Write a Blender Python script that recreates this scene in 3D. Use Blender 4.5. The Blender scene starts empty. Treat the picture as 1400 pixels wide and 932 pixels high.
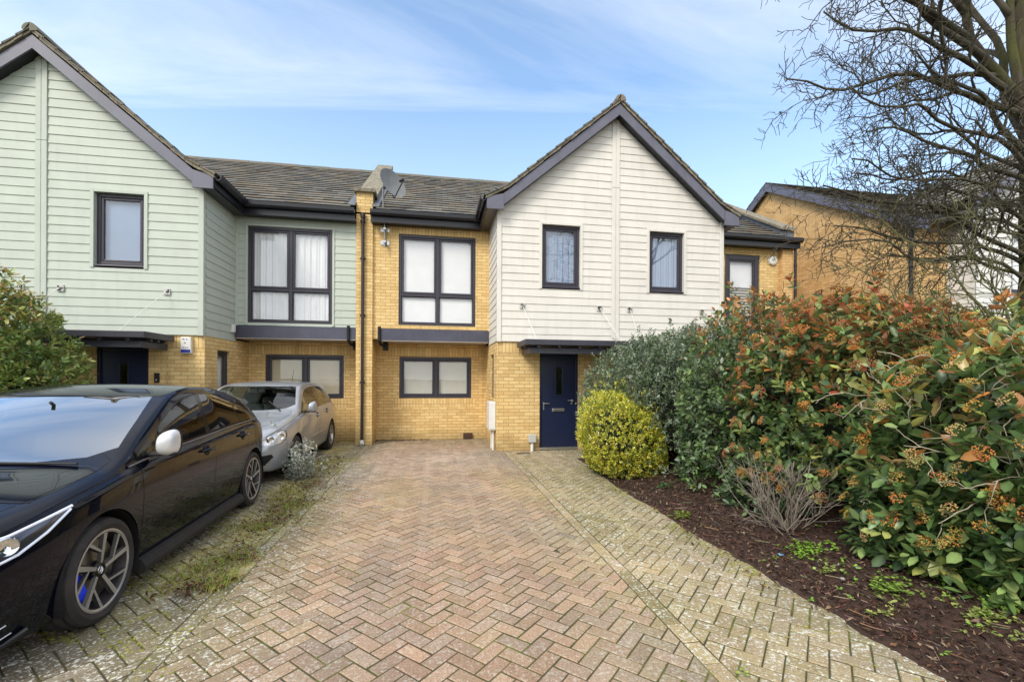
import bpy, bmesh, math, random
import numpy as np
from mathutils import Vector, Matrix, noise
random.seed(7)
RNG = np.random.default_rng(11)
R = math.radians
scene = bpy.context.scene
col = scene.collection
ORG = {}

# ------------------------------------------------------------------ objects
def props(o, label=None, cat=None, group=None, kind=None):
    if label: o['label'] = label
    if cat: o['category'] = cat
    if group: o['group'] = group
    if kind: o['kind'] = kind
    return o

def thing(name, label, cat, loc=(0, 0, 0), rz=0.0, group=None, local=False):
    o = bpy.data.objects.new(name, None)
    o.empty_display_size = .1
    col.objects.link(o)
    o.location = loc
    o.rotation_euler = (0, 0, rz)
    ORG[o.name] = Vector((0, 0, 0)) if local else Vector(loc)
    return props(o, label, cat, group)

def link_mesh(name, me, parent=None):
    o = bpy.data.objects.new(name, me)
    col.objects.link(o)
    if parent is not None:
        o.parent = parent
        ORG[o.name] = ORG.get(parent.name, Vector((0, 0, 0)))
    return o

def dup(o, parent=None):
    c = o.copy(); col.objects.link(c)
    ORG[c.name] = ORG.get(o.name, Vector((0, 0, 0)))
    if parent is not None: c.parent = parent
    for ch in o.children:
        dup(ch, c)
    return c

class MB:
    """collects faces; build() links them as one mesh object"""
    def __init__(s):
        s.v = []; s.f = []; s.m = []; s.c = []; s.hc = False
    def face(s, pts, mi=0, c=None):
        i = len(s.v); s.v.extend([tuple(p) for p in pts])
        s.f.append(tuple(range(i, i + len(pts)))); s.m.append(mi)
        s.c.append(c)
        if c is not None: s.hc = True
    def mesh(s, verts, faces, mi=0, c=None):
        i = len(s.v); s.v.extend([tuple(p) for p in verts])
        for f in faces:
            s.f.append(tuple(i + k for k in f)); s.m.append(mi); s.c.append(c)
        if c is not None: s.hc = True
    def box(s, x0, x1, y0, y1, z0, z1, mi=0, c=None, bev=0.0, M=None):
        if bev <= 0:
            vs = [(x, y, z) for z in (z0, z1) for y in (y0, y1) for x in (x0, x1)]
            fs = [(0, 2, 3, 1), (4, 5, 7, 6), (0, 1, 5, 4), (2, 6, 7, 3), (0, 4, 6, 2), (1, 3, 7, 5)]
        else:
            b = min(bev, .49 * min(x1 - x0, y1 - y0, z1 - z0))
            bm = bmesh.new(); bmesh.ops.create_cube(bm, size=1)
            for v in bm.verts:
                v.co = Vector(((x0 + x1) / 2 + v.co.x * (x1 - x0), (y0 + y1) / 2 + v.co.y * (y1 - y0), (z0 + z1) / 2 + v.co.z * (z1 - z0)))
            bmesh.ops.bevel(bm, geom=list(bm.edges), offset=b, segments=2, affect='EDGES', profile=.5)
            bm.verts.index_update()
            vs = [tuple(v.co) for v in bm.verts]; fs = [tuple(v.index for v in f.verts) for f in bm.faces]
            bm.free()
        if M is not None: vs = [tuple(M @ Vector(v)) for v in vs]
        s.mesh(vs, fs, mi, c)
    def prism(s, poly, axis, a0, a1, mi=0, c=None):
        """extrude a 2-D polygon along an axis: 'x' poly=(y,z), 'y' poly=(x,z), 'z' poly=(x,y)"""
        def P(p, a):
            return {'x': (a, p[0], p[1]), 'y': (p[0], a, p[1]), 'z': (p[0], p[1], a)}[axis]
        n = len(poly)
        vs = [P(p, a0) for p in poly] + [P(p, a1) for p in poly]
        fs = [tuple(range(n)), tuple(range(2 * n - 1, n - 1, -1))]
        fs += [(i, i + n, (i + 1) % n + n, (i + 1) % n) for i in range(n)]
        s.mesh(vs, fs, mi, c)
    def tube(s, pts, rad, n=6, mi=0, c=None, cap=True):
        pts = [Vector(p) for p in pts]
        if not hasattr(rad, '__len__'): rad = [rad] * len(pts)
        base = len(s.v); up = Vector((0.31, .17, .93))
        for i, p in enumerate(pts):
            d = (pts[min(i + 1, len(pts) - 1)] - pts[max(i - 1, 0)])
            if d.length < 1e-9: d = Vector((0, 0, 1))
            d.normalize()
            a = d.cross(up)
            if a.length < 1e-3: a = d.cross(Vector((1, 0, 0)))
            a.normalize(); b = d.cross(a)
            for k in range(n):
                t = 2 * math.pi * k / n
                s.v.append(tuple(p + (a * math.cos(t) + b * math.sin(t)) * rad[i]))
        for i in range(len(pts) - 1):
            for k in range(n):
                k2 = (k + 1) % n
                s.f.append((base + i * n + k, base + i * n + k2, base + (i + 1) * n + k2, base + (i + 1) * n + k))
                s.m.append(mi); s.c.append(c)
        if cap and n > 3:
            s.f.append(tuple(base + k for k in range(n - 1, -1, -1))); s.m.append(mi); s.c.append(c)
            e = base + (len(pts) - 1) * n
            s.f.append(tuple(e + k for k in range(n))); s.m.append(mi); s.c.append(c)
        if c is not None: s.hc = True
    def lathe(s, prof, origin, axis='x', n=32, mi=0, a0=0.0, a1=2 * math.pi):
        """prof: (axial, radius); revolved round an axis through origin"""
        ox, oy, oz = origin; base = len(s.v)
        full = abs(a1 - a0 - 2 * math.pi) < 1e-6
        k = n if full else n + 1
        for (h, r) in prof:
            for i in range(k):
                t = a0 + (a1 - a0) * i / n
                u, w = r * math.cos(t), r * math.sin(t)
                s.v.append({'x': (ox + h, oy + u, oz + w), 'y': (ox + u, oy + h, oz + w), 'z': (ox + u, oy + w, oz + h)}[axis])
        for j in range(len(prof) - 1):
            for i in range(n):
                i2 = (i + 1) % k
                s.f.append((base + j * k + i, base + j * k + i2, base + (j + 1) * k + i2, base + (j + 1) * k + i))
                s.m.append(mi); s.c.append(None)
    def build(s, name, mats, parent=None, smooth=False, org=None, recalc=False):
        if not isinstance(mats, (list, tuple)): mats = [mats]
        o0 = org if org is not None else (ORG.get(parent.name, Vector((0, 0, 0))) if parent is not None else Vector((0, 0, 0)))
        vs = s.v
        if o0.length > 0: vs = [(v[0] - o0.x, v[1] - o0.y, v[2] - o0.z) for v in s.v]
        me = bpy.data.meshes.new(name)
        me.from_pydata(vs, [], s.f)
        for m in mats: me.materials.append(m)
        me.polygons.foreach_set('material_index', s.m)
        if smooth is not False:
            me.polygons.foreach_set('use_smooth', [True] * len(s.f))
        if s.hc:
            a = me.color_attributes.new('Col', 'FLOAT_COLOR', 'CORNER')
            arr = np.ones((len(me.loops), 4), dtype=np.float32); k = 0
            for f, c in zip(s.f, s.c):
                n = len(f)
                if c is not None: arr[k:k + n, :len(c)] = c
                k += n
            a.data.foreach_set('color', arr.ravel())
        if recalc:
            bm = bmesh.new(); bm.from_mesh(me)
            bmesh.ops.remove_doubles(bm, verts=bm.verts, dist=1e-5)
            bmesh.ops.recalc_face_normals(bm, faces=bm.faces)
            bm.to_mesh(me); bm.free()
        if smooth is not False and smooth is not True:
            me.set_sharp_from_angle(angle=R(smooth))
        me.validate(); me.update()
        o = link_mesh(name, me, parent)
        if parent is None and o0.length > 0: o.location = o0
        ORG[o.name] = o0
        return o

# ------------------------------------------------------------------ materials
def new_mat(name):
    m = bpy.data.materials.new(name); m.use_nodes = True
    nt = m.node_tree; nt.nodes.clear()
    out = nt.nodes.new('ShaderNodeOutputMaterial')
    b = nt.nodes.new('ShaderNodeBsdfPrincipled')
    nt.links.new(b.outputs[0], out.inputs[0])
    return m, nt, b, out

def N(nt, t, **k):
    n = nt.nodes.new('ShaderNode' + t)
    for a, v in k.items():
        if a.startswith('i_'):
            n.inputs[int(a[2:]) if a[2:].isdigit() else a[2:].replace('_', ' ')].default_value = v
        else: setattr(n, a, v)
    return n

def ramp(nt, fac, stops):
    r = nt.nodes.new('ShaderNodeValToRGB'); e = r.color_ramp.elements
    while len(e) < len(stops): e.new(.5)
    for x, (p, c) in zip(e, stops):
        x.position = p; x.color = (c[0], c[1], c[2], 1) if hasattr(c, '__len__') else (c, c, c, 1)
    nt.links.new(fac, r.inputs[0]); return r.outputs[0]

def mixc(nt, a, b, fac, mode='MIX'):
    n = nt.nodes.new('ShaderNodeMix'); n.data_type = 'RGBA'; n.blend_type = mode
    for sock, v in ((n.inputs[6], a), (n.inputs[7], b)):
        if hasattr(v, 'is_linked'): nt.links.new(v, sock)
        else: sock.default_value = (v[0], v[1], v[2], 1)
    if hasattr(fac, 'is_linked'): nt.links.new(fac, n.inputs[0])
    else: n.inputs[0].default_value = fac
    return n.outputs[2]

def math_n(nt, op, a, b=None, clamp=False):
    n = nt.nodes.new('ShaderNodeMath'); n.operation = op; n.use_clamp = clamp
    for i, v in enumerate((a, b)):
        if v is None: continue
        if hasattr(v, 'is_linked'): nt.links.new(v, n.inputs[i])
        else: n.inputs[i].default_value = v
    return n.outputs[0]

def noise_n(nt, scale, detail=4, rough=.55, vec=None, dist=0):
    n = nt.nodes.new('ShaderNodeTexNoise'); n.inputs['Scale'].default_value = scale
    n.inputs['Detail'].default_value = detail; n.inputs['Roughness'].default_value = rough
    n.inputs['Distortion'].default_value = dist
    if vec is None:
        g = nt.nodes.new('ShaderNodeNewGeometry'); vec = g.outputs['Position']
    nt.links.new(vec, n.inputs['Vector']); return n.outputs['Fac']

def stretch(nt, sx, sy, sz, src=None):
    mp = nt.nodes.new('ShaderNodeMapping'); mp.inputs['Scale'].default_value = (sx, sy, sz)
    if src is None: src = nt.nodes.new('ShaderNodeNewGeometry').outputs['Position']
    nt.links.new(src, mp.inputs[0]); return mp.outputs[0]

def bump(nt, b, h, strength=.3, dist=.01):
    n = nt.nodes.new('ShaderNodeBump'); n.inputs['Strength'].default_value = strength; n.inputs['Distance'].default_value = dist
    nt.links.new(h, n.inputs['Height']); nt.links.new(n.outputs[0], b.inputs['Normal'])

def plain(name, c, rough=.5, metal=0.0, var=.15, scale=6.0, bmp=0.0, bscale=60.0, coat=0.0, spec=.5, streak=0.0):
    """principled with large soft stains and fine grain"""
    m, nt, b, out = new_mat(name)
    n1 = noise_n(nt, scale, 5, .6)
    c1 = [max(0, x * (1 - var)) for x in c]; c2 = [min(1, x * (1 + var)) for x in c]
    colr = ramp(nt, n1, [(.3, c1), (.7, c2)])
    if streak > 0:
        s = noise_n(nt, 1.0, 4, .6, stretch(nt, 9, 9, .7))
        dark = [x * .45 for x in c]
        colr = mixc(nt, colr, dark, math_n(nt, 'MULTIPLY', ramp(nt, s, [(.5, 0.0), (.8, 1.0)]), streak))
    nt.links.new(colr, b.inputs['Base Color'])
    b.inputs['Roughness'].default_value = rough; b.inputs['Metallic'].default_value = metal
    b.inputs['Coat Weight'].default_value = coat; b.inputs['Specular IOR Level'].default_value = spec
    if bmp > 0: bump(nt, b, noise_n(nt, bscale, 3), bmp, .004)
    return m

def brick_mat(name, soldier=False, c1=(.84, .61, .285), c2=(.66, .435, .18), mortar=(.45, .33, .17), dirty=1.0):
    m, nt, b, out = new_mat(name)
    g = nt.nodes.new('ShaderNodeNewGeometry')
    sp = N(nt, 'SeparateXYZ'); nt.links.new(g.outputs['Position'], sp.inputs[0])
    sn = N(nt, 'SeparateXYZ'); nt.links.new(g.outputs['True Normal'], sn.inputs[0])
    ax = math_n(nt, 'ABSOLUTE', sn.outputs[0]); ay = math_n(nt, 'ABSOLUTE', sn.outputs[1])
    u = math_n(nt, 'ADD', math_n(nt, 'MULTIPLY', sp.outputs[0], ay), math_n(nt, 'MULTIPLY', sp.outputs[1], ax))
    cb = N(nt, 'CombineXYZ')
    if soldier:
        nt.links.new(sp.outputs[2], cb.inputs[0]); nt.links.new(u, cb.inputs[1])
    else:
        nt.links.new(u, cb.inputs[0]); nt.links.new(sp.outputs[2], cb.inputs[1])
    br = N(nt, 'TexBrick'); nt.links.new(cb.outputs[0], br.inputs['Vector'])
    br.inputs['Color1'].default_value = (*c1, 1); br.inputs['Color2'].default_value = (*c2, 1); br.inputs['Mortar'].default_value = (*mortar, 1)
    br.inputs['Scale'].default_value = 1.0; br.inputs['Mortar Size'].default_value = .006; br.inputs['Mortar Smooth'].default_value = .2
    br.inputs['Bias'].default_value = -.15
    br.inputs['Brick Width'].default_value = .3 if soldier else .225; br.inputs['Row Height'].default_value = .075
    if soldier: br.offset = 0.0
    big = noise_n(nt, 1.1, 5, .65)
    fine = noise_n(nt, 38, 4, .7)
    c = mixc(nt, br.outputs['Color'], ramp(nt, big, [(.25, (.84, .80, .76)), (.5, (1, 1, 1)), (.8, (1.0, .90, .76))]), .75, 'MULTIPLY')
    c = mixc(nt, c, ramp(nt, fine, [(.25, .66), (.7, 1.1)]), .6, 'MULTIPLY')
    # damp staining and a little moss near the ground
    low = ramp(nt, math_n(nt, 'ADD', sp.outputs[2], math_n(nt, 'MULTIPLY', noise_n(nt, 3, 4), .5)), [(.18, 1.0), (.62, 0.0)])
    c = mixc(nt, c, (.17, .12, .05), math_n(nt, 'MULTIPLY', low, .55 * dirty))
    st = noise_n(nt, 1.0, 4, .65, stretch(nt, 6, 6, .55))
    c = mixc(nt, c, (.20, .11, .04), math_n(nt, 'MULTIPLY', ramp(nt, st, [(.56, 0.0), (.8, 1.0)]), .45 * dirty))
    nt.links.new(c, b.inputs['Base Color'])
    b.inputs['Roughness'].default_value = .9; b.inputs['Specular IOR Level'].default_value = .2
    h = math_n(nt, 'ADD', math_n(nt, 'SUBTRACT', 1.0, br.outputs['Fac']), math_n(nt, 'MULTIPLY', fine, .35))
    bump(nt, b, h, .7, .006)
    return m

def glass_mat(name, tint=(1, 1, 1), boost=2.0, base=.02, rough=0.0):
    m, nt, b, out = new_mat(name); nt.nodes.remove(b)
    tr = N(nt, 'BsdfTransparent'); tr.inputs[0].default_value = (*tint, 1)
    gl = N(nt, 'BsdfGlossy'); gl.inputs['Roughness'].default_value = rough; gl.inputs[0].default_value = (.95, .97, 1, 1)
    # faint waviness of real panes
    bp = N(nt, 'Bump'); bp.inputs['Strength'].default_value = .02; bp.inputs['Distance'].default_value = .02
    nt.links.new(noise_n(nt, 2.2, 1), bp.inputs['Height']); nt.links.new(bp.outputs[0], gl.inputs['Normal'])
    lw = N(nt, 'LayerWeight'); lw.inputs[0].default_value = .5          # Schlick, the same from both sides of the pane
    fr = math_n(nt, 'ADD', math_n(nt, 'MULTIPLY', math_n(nt, 'POWER', lw.outputs['Facing'], 5.0), .96), .04)
    fac = math_n(nt, 'ADD', math_n(nt, 'MULTIPLY', fr, boost), base, clamp=True)
    mx = N(nt, 'MixShader'); nt.links.new(fac, mx.inputs[0]); nt.links.new(tr.outputs[0], mx.inputs[1]); nt.links.new(gl.outputs[0], mx.inputs[2])
    nt.links.new(mx.outputs[0], out.inputs[0])
    return m

def attr_mat(name, rough=.8, fine=40.0, famt=.5, bmp=.3, transl=0.0, spec=.3, lichen=False, gloss_back=False):
    """base colour from the per-face colour attribute, broken up by noise"""
    m, nt, b, out = new_mat(name)
    at = N(nt, 'Attribute', attribute_name='Col')
    n1 = noise_n(nt, fine, 4, .7)
    c = mixc(nt, at.outputs['Color'], ramp(nt, n1, [(.25, .5), (.75, 1.35)]), famt, 'MULTIPLY')
    if lichen:
        w = at.outputs['Alpha']
        sp = noise_n(nt, 42, 3, .7); md = noise_n(nt, 7, 3, .6)
        k = ramp(nt, math_n(nt, 'ADD', sp, math_n(nt, 'MULTIPLY', md, .35)), [(.72, 0.0), (.79, 1.0)])
        c = mixc(nt, c, (.60, .59, .52), math_n(nt, 'MULTIPLY', k, w, clamp=True))
        dk = ramp(nt, noise_n(nt, 95, 3, .7), [(.25, .45), (.5, 1.0), (.75, 1.4)])
        c = mixc(nt, c, dk, .85, 'MULTIPLY')
        sk = ramp(nt, noise_n(nt, 210, 1, .5), [(.66, 0.0), (.72, 1.0)])
        c = mixc(nt, c, (.62, .58, .50), math_n(nt, 'MULTIPLY', sk, .55))
        ms = ramp(nt, noise_n(nt, 4.5, 5, .7), [(.56, 0.0), (.72, 1.0)])
        c = mixc(nt, c, (.12, .115, .03), math_n(nt, 'MULTIPLY', math_n(nt, 'MULTIPLY', ms, w), .55, clamp=True))
        stn = ramp(nt, noise_n(nt, .9, 5, .6), [(.3, .80), (.7, 1.12)])
        c = mixc(nt, c, stn, .8, 'MULTIPLY')
    nt.links.new(c, b.inputs['Base Color'])
    b.inputs['Roughness'].default_value = rough; b.inputs['Specular IOR Level'].default_value = spec
    if bmp > 0: bump(nt, b, n1, bmp, .004)
    if transl > 0:
        t = N(nt, 'BsdfTranslucent'); nt.links.new(c, t.inputs[0])
        mx = N(nt, 'MixShader'); mx.inputs[0].default_value = transl
        nt.links.new(b.outputs[0], mx.inputs[1]); nt.links.new(t.outputs[0], mx.inputs[2]); nt.links.new(mx.outputs[0], out.inputs[0])
    return m
# ------------------------------------------------------------------ setting-out (metres; X along the terrace, Y away from the viewer)
XP, XL, XR, Yg, Yu, Yw = -1.59, -4.32, 1.31, 9.36, 10.72, 11.46
GC_L, GC_R = -6.97, 3.95                      # gable centre lines
XRR = 2 * GC_R - XR                           # right corner of the white gable
XLL = 2 * GC_L - XL
Yf = Yg - .22                                 # verge front
HC = 2.34                                     # underside of cladding
PIER = (-1.77, -1.41)
EAVE_Y, EAVE_Z, RIDGE_Y, RIDGE_Z = Yu - .32, 5.34, 14.8, 8.1
TAN_M = (RIDGE_Z - EAVE_Z) / (RIDGE_Y - EAVE_Y)

M_BRICK = brick_mat('buff_brick')
M_BRICK2 = brick_mat('paler_buff_brick', c1=(.80, .52, .24), c2=(.62, .37, .15), mortar=(.46, .31, .17))
M_SOLD = brick_mat('soldier_brick', soldier=True)
M_GREEN = plain('sage_weatherboard', (.47, .515, .452), .6, var=.05, scale=2.5, bmp=.08, bscale=90, streak=.12)
M_CREAM = plain('cream_weatherboard', (.70, .668, .612), .6, var=.05, scale=2.5, bmp=.08, bscale=90, streak=.16)
M_WHITE = plain('white_board', (.72, .71, .68), .6, var=.06, scale=2)
M_FRAME = plain('anthracite_frame', (.034, .030, .044), .38, var=.15, scale=3, spec=.5)
M_CANOPY = plain('dark_slate_paint', (.040, .040, .055), .45, var=.15, scale=3, streak=.2)
M_FASCIA = plain('slate_grey_paint', (.125, .125, .17), .45, var=.12, scale=3, streak=.3)
M_LEDGE = plain('folded_grey_metal', (.075, .075, .105), .3, metal=.3, var=.18, scale=2.2, streak=.25)
M_DARK = plain('black_plastic', (.012, .012, .018), .35, var=.2)
M_NAVY = plain('navy_door_paint', (.012, .018, .052), .32, var=.08, bmp=.05, bscale=200)
M_BLACK = plain('soot_black', (.006, .006, .008), .7)
M_STEEL = plain('brushed_steel', (.55, .54, .52), .3, metal=.9, var=.1)
M_PVC = plain('white_plastic', (.72, .71, .67), .4, var=.06, streak=.15)
M_PALEGREY = plain('pale_grey_plastic', (.50, .50, .47), .5, var=.08, streak=.2)
M_SOFFIT = plain('pale_soffit', (.42, .37, .31), .7, var=.12)
M_STONE = plain('lichened_coping', (.21, .185, .135), .9, var=.45, scale=9, bmp=.5, bscale=40)
M_LEAD = plain('lead_flashing', (.15, .16, .18), .5, metal=.3, var=.25, scale=8)
M_TILE = None
def tile_mat():
    m, nt, b, out = new_mat('weathered_roof_tile')
    at = N(nt, 'Attribute', attribute_name='Col')
    c = mixc(nt, at.outputs['Color'], ramp(nt, noise_n(nt, 22, 4, .7), [(.25, .6), (.75, 1.3)]), .7, 'MULTIPLY')
    k = ramp(nt, noise_n(nt, 5, 6, .75), [(.55, 0.0), (.72, 1.0)])
    c = mixc(nt, c, (.17, .165, .075), math_n(nt, 'MULTIPLY', k, .6))
    nt.links.new(c, b.inputs['Base Color']); b.inputs['Roughness'].default_value = .85; b.inputs['Specular IOR Level'].default_value = .25
    bump(nt, b, noise_n(nt, 60, 3), .4, .006)
    return m
M_TILE = tile_mat()
M_PANE = glass_mat('window_pane', boost=1.6, base=.03)
M_PANEB = glass_mat('bluish_pane', tint=(.80, .87, .98), boost=2.2, base=.06)
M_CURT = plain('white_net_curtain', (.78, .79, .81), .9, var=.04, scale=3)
M_DIM = plain('dimmed_net_curtain', (.34, .38, .44), .9, var=.12, scale=1.6)  # grey copy of the white curtain, darkened to dim the gable panes
M_BLIND = plain('grey_fabric_blind', (.68, .68, .62), .9, var=.05, scale=3)
M_BEIGE = plain('beige_blind', (.62, .55, .40), .9, var=.05, scale=3)
M_SLAT = plain('pale_slat', (.62, .57, .45), .6)
M_ROOM = plain('dark_room', (.02, .019, .018), .9)

def wall(mb, ax, k, a0, a1, z0, z1, holes=(), face=-1, depth=.10, mi=0):
    """flat wall on plane ax==k with openings (a0,a1,z0,z1) and their reveals going back 'depth'; face = sign of the outward normal"""
    A = sorted({a0, a1, *[h[0] for h in holes], *[h[1] for h in holes]}); Z = sorted({z0, z1, *[h[2] for h in holes], *[h[3] for h in holes]})
    A = [a for a in A if a0 <= a <= a1]; Z = [z for z in Z if z0 <= z <= z1]
    def P(a, z, d=0.0):
        kk = k - face * d
        return (a, kk, z) if ax == 'y' else (kk, a, z)
    flip = (face == 1) == (ax == 'y')
    def add(q): mb.face(q[::-1] if flip else q, mi)
    for i in range(len(A) - 1):
        for j in range(len(Z) - 1):
            ca, cz = (A[i] + A[i + 1]) / 2, (Z[j] + Z[j + 1]) / 2
            if any(h[0] < ca < h[1] and h[2] < cz < h[3] for h in holes): continue
            add([P(A[i], Z[j]), P(A[i + 1], Z[j]), P(A[i + 1], Z[j + 1]), P(A[i], Z[j + 1])])
    for (h0, h1, g0, g1) in holes:
        for q in ([P(h0, g0), P(h0, g1), P(h0, g1, depth), P(h0, g0, depth)], [P(h1, g0, depth), P(h1, g1, depth), P(h1, g1), P(h1, g0)],
                  [P(h0, g1), P(h1, g1), P(h1, g1, depth), P(h0, g1, depth)], [P(h0, g0, depth), P(h1, g0, depth), P(h1, g0), P(h0, g0)]):
            add(q)

def clad(mb, ax, k, zone, z0, z1, pitch, face=-1, holes=(), mi=0):
    """lapped boards; zone(z)->(a0,a1) horizontal extent at height z; each board stands 20 mm proud at its lower edge"""
    rows = []
    z = z0
    while z < z1 - 1e-6:
        zt = min(z + pitch, z1)
        cuts = sorted({z, zt, *[h[2] for h in holes if z < h[2] < zt], *[h[3] for h in holes if z < h[3] < zt]})
        for c0, c1 in zip(cuts[:-1], cuts[1:]): rows.append((z, c0, c1, c0 == z))
        z += pitch
    def P(a, zz, d):
        kk = k + face * d
        return (a, kk, zz) if ax == 'y' else (kk, a, zz)
    flip = (face == 1) == (ax == 'y')
    def add(q): mb.face(q[::-1] if flip else q, mi)
    for (zr, c0, c1, first) in rows:
        jit = .0015 * noise.noise((zr * 7.1, k, 3.3))
        d0 = .016 - .012 * (c0 - zr) / pitch + jit; d1 = .016 - .012 * (c1 - zr) / pitch + jit
        l0, r0 = zone(c0); l1, r1 = zone(c1)
        if r0 - l0 < .01: continue
        if r1 < l1: l1 = r1 = (l1 + r1) / 2
        cm = (c0 + c1) / 2
        seg = [(l0, r0, l1, r1)]
        for h in holes:
            if h[2] < cm < h[3]:
                ns = []
                for (p, q, u, v) in seg:
                    if h[0] > p and h[0] < q: ns.append((p, h[0], u, h[0]))
                    if h[1] > p and h[1] < q: ns.append((h[1], q, h[1], v))
                    if h[1] <= p or h[0] >= q: ns.append((p, q, u, v))
                seg = ns
        for (p, q, u, v) in seg:
            n = max(1, int((q - p) / .8))
            for i in range(n):
                f0, f1 = i / n, (i + 1) / n
                pa, pb, ua, ub = p + (q - p) * f0, p + (q - p) * f1, u + (v - u) * f0, u + (v - u) * f1
                add([P(pa, c0, d0), P(pb, c0, d0), P(ub, c1, d1), P(ua, c1, d1)])
                if first: add([P(pa, c0, -.002), P(pb, c0, -.002), P(pb, c0, d0), P(pa, c0, d0)])

def window(root, x0, x1, z0, z1, Y, cols=1, transom=None, blind='curtain', sill=False, pane=None, ax='y', face=-1, fw=.065, sash='all', name='window', label=None):
    """frame set in the reveal with its front at Y; panes, mullions, sashes and what hangs behind the glass"""
    def T(a, d, z):                         # a along the wall, d inward depth
        kk = Y - face * d
        return (a, kk, z) if ax == 'y' else (kk, a, z)
    def bx(mb, a0, a1, d0, d1, g0, g1, bev=.006, mi=0):
        p, q = T(a0, d0, g0), T(a1, d1, g1)
        mb.box(min(p[0], q[0]), max(p[0], q[0]), min(p[1], q[1]), max(p[1], q[1]), g0, g1, mi, bev=bev)
    fr = MB()
    bx(fr, x0, x0 + fw, 0, .07, z0, z1); bx(fr, x1 - fw, x1, 0, .07, z0, z1)
    bx(fr, x0 + fw, x1 - fw, 0, .07, z1 - fw, z1); bx(fr, x0 + fw, x1 - fw, 0, .07, z0, z0 + fw)
    w = (x1 - x0); mw = .075
    xs = [x0 + fw] + [v for i in range(1, cols) for v in (x0 + w * i / cols - mw / 2, x0 + w * i / cols + mw / 2)] + [x1 - fw]
    cells = []
    for i in range(cols):
        a, b_ = xs[2 * i], xs[2 * i + 1]
        if i < cols - 1: bx(fr, b_, xs[2 * i + 2], .002, .07, z0 + fw, z1 - fw)
        zs = [z0 + fw] + ([transom - .03, transom + .03] if transom else []) + [z1 - fw]
        if transom: bx(fr, a, b_, .002, .07, transom - .03, transom + .03)
        cells += [(a, b_, zs[2 * j], zs[2 * j + 1], j) for j in range(len(zs) // 2)]
    wo = fr.build(name, M_FRAME, root)
    if label: wo['label'] = label
    pm = MB()
    for (a, b_, g0, g1, j) in cells:
        op = sash == 'all' or (sash == 'top' and j == 1)
        s = .05 if op else .018
        sm = MB(); d0, d1 = (.008, .06) if op else (.02, .06)
        bx(sm, a + .004, a + s, d0, d1, g0 + .004, g1 - .004, .008); bx(sm, b_ - s, b_ - .004, d0, d1, g0 + .004, g1 - .004, .008)
        bx(sm, a + s, b_ - s, d0, d1, g1 - s, g1 - .004, .008); bx(sm, a + s, b_ - s, d0, d1, g0 + .004, g0 + s, .008)
        sm.build('sash', M_FRAME, wo)
        q = [T(a + s, .032, g0 + s), T(b_ - s, .032, g0 + s), T(b_ - s, .032, g1 - s), T(a + s, .032, g1 - s)]
        p1 = MB(); p1.face(q if (face == -1) == (ax == 'y') else q[::-1]); p1.build('pane', pane or M_PANE, wo)
    if sill:
        s = MB(); bx(s, x0 - .04, x1 + .04, -.07, .06, z0 - .035, z0 - .003, .008); s.build('sill', M_FRAME, wo)
    bm_ = MB(); mat = M_CURT
    if blind == 'curtain':
        n = int((x1 - x0) / .018); pts = [(x0 + .02 + (x1 - x0 - .04) * i / n) for i in range(n + 1)]
        dd = [.085 + .010 * math.sin(p * 43 + 2 * noise.noise((p * 4, z0, 0))) + .006 * math.sin(p * 97) for p in pts]
        for i in range(n): bm_.face([T(pts[i], dd[i], z0 + .02), T(pts[i + 1], dd[i + 1], z0 + .02), T(pts[i + 1], dd[i + 1], z1 - .02), T(pts[i], dd[i], z1 - .02)])
        bn = 'curtain'
    elif blind in ('vertical', 'beige', 'roller'):
        mat = {'vertical': M_BLIND, 'beige': M_BEIGE, 'roller': M_CURT}[blind]; bn = 'blind'
        n = max(1, int((x1 - x0) / .09)) if blind == 'vertical' else 1
        for i in range(n):
            a, b_ = x0 + .01 + (x1 - x0 - .02) * i / n, x0 + .01 + (x1 - x0 - .02) * (i + 1) / n
            o = .012 if blind == 'vertical' else 0
            bm_.face([T(a, .078 + o, z0 + .02), T(b_, .078, z0 + .02), T(b_, .078, z1 - .02), T(a, .078 + o, z1 - .02)])
    elif blind == 'slats':
        mat = M_SLAT; bn = 'blind'
        z = z0 + .05
        while z < z0 + .58 * (z1 - z0):
            bx(bm_, x0 + .02, x1 - .02, .11, .15, z, z + .004, 0, 0); z += .075
            q = [T(x0 + .02, .112, z - .055), T(x1 - .02, .112, z - .055), T(x1 - .02, .145, z - .012), T(x0 + .02, .145, z - .012)]; bm_.face(q)
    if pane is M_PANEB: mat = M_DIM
    if blind: bm_.build(bn, mat, wo)
    if blind == 'slats':
        rb = MB(); rb.face([T(x0 + .02, .09, z), T(x1 - .02, .09, z), T(x1 - .02, .09, z1 - .02), T(x0 + .02, .09, z1 - .02)]); rb.build('reflection_sheet', M_CURT, wo)  # white sheet added to stand in for the pale reflection across the upper glass
    if blind in (None, 'slats'):
        rm = MB(); bx(rm, x0, x1, .5, .9, z0, z1, 0); rm.build('room_behind', M_ROOM, wo)
    return wo

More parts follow.
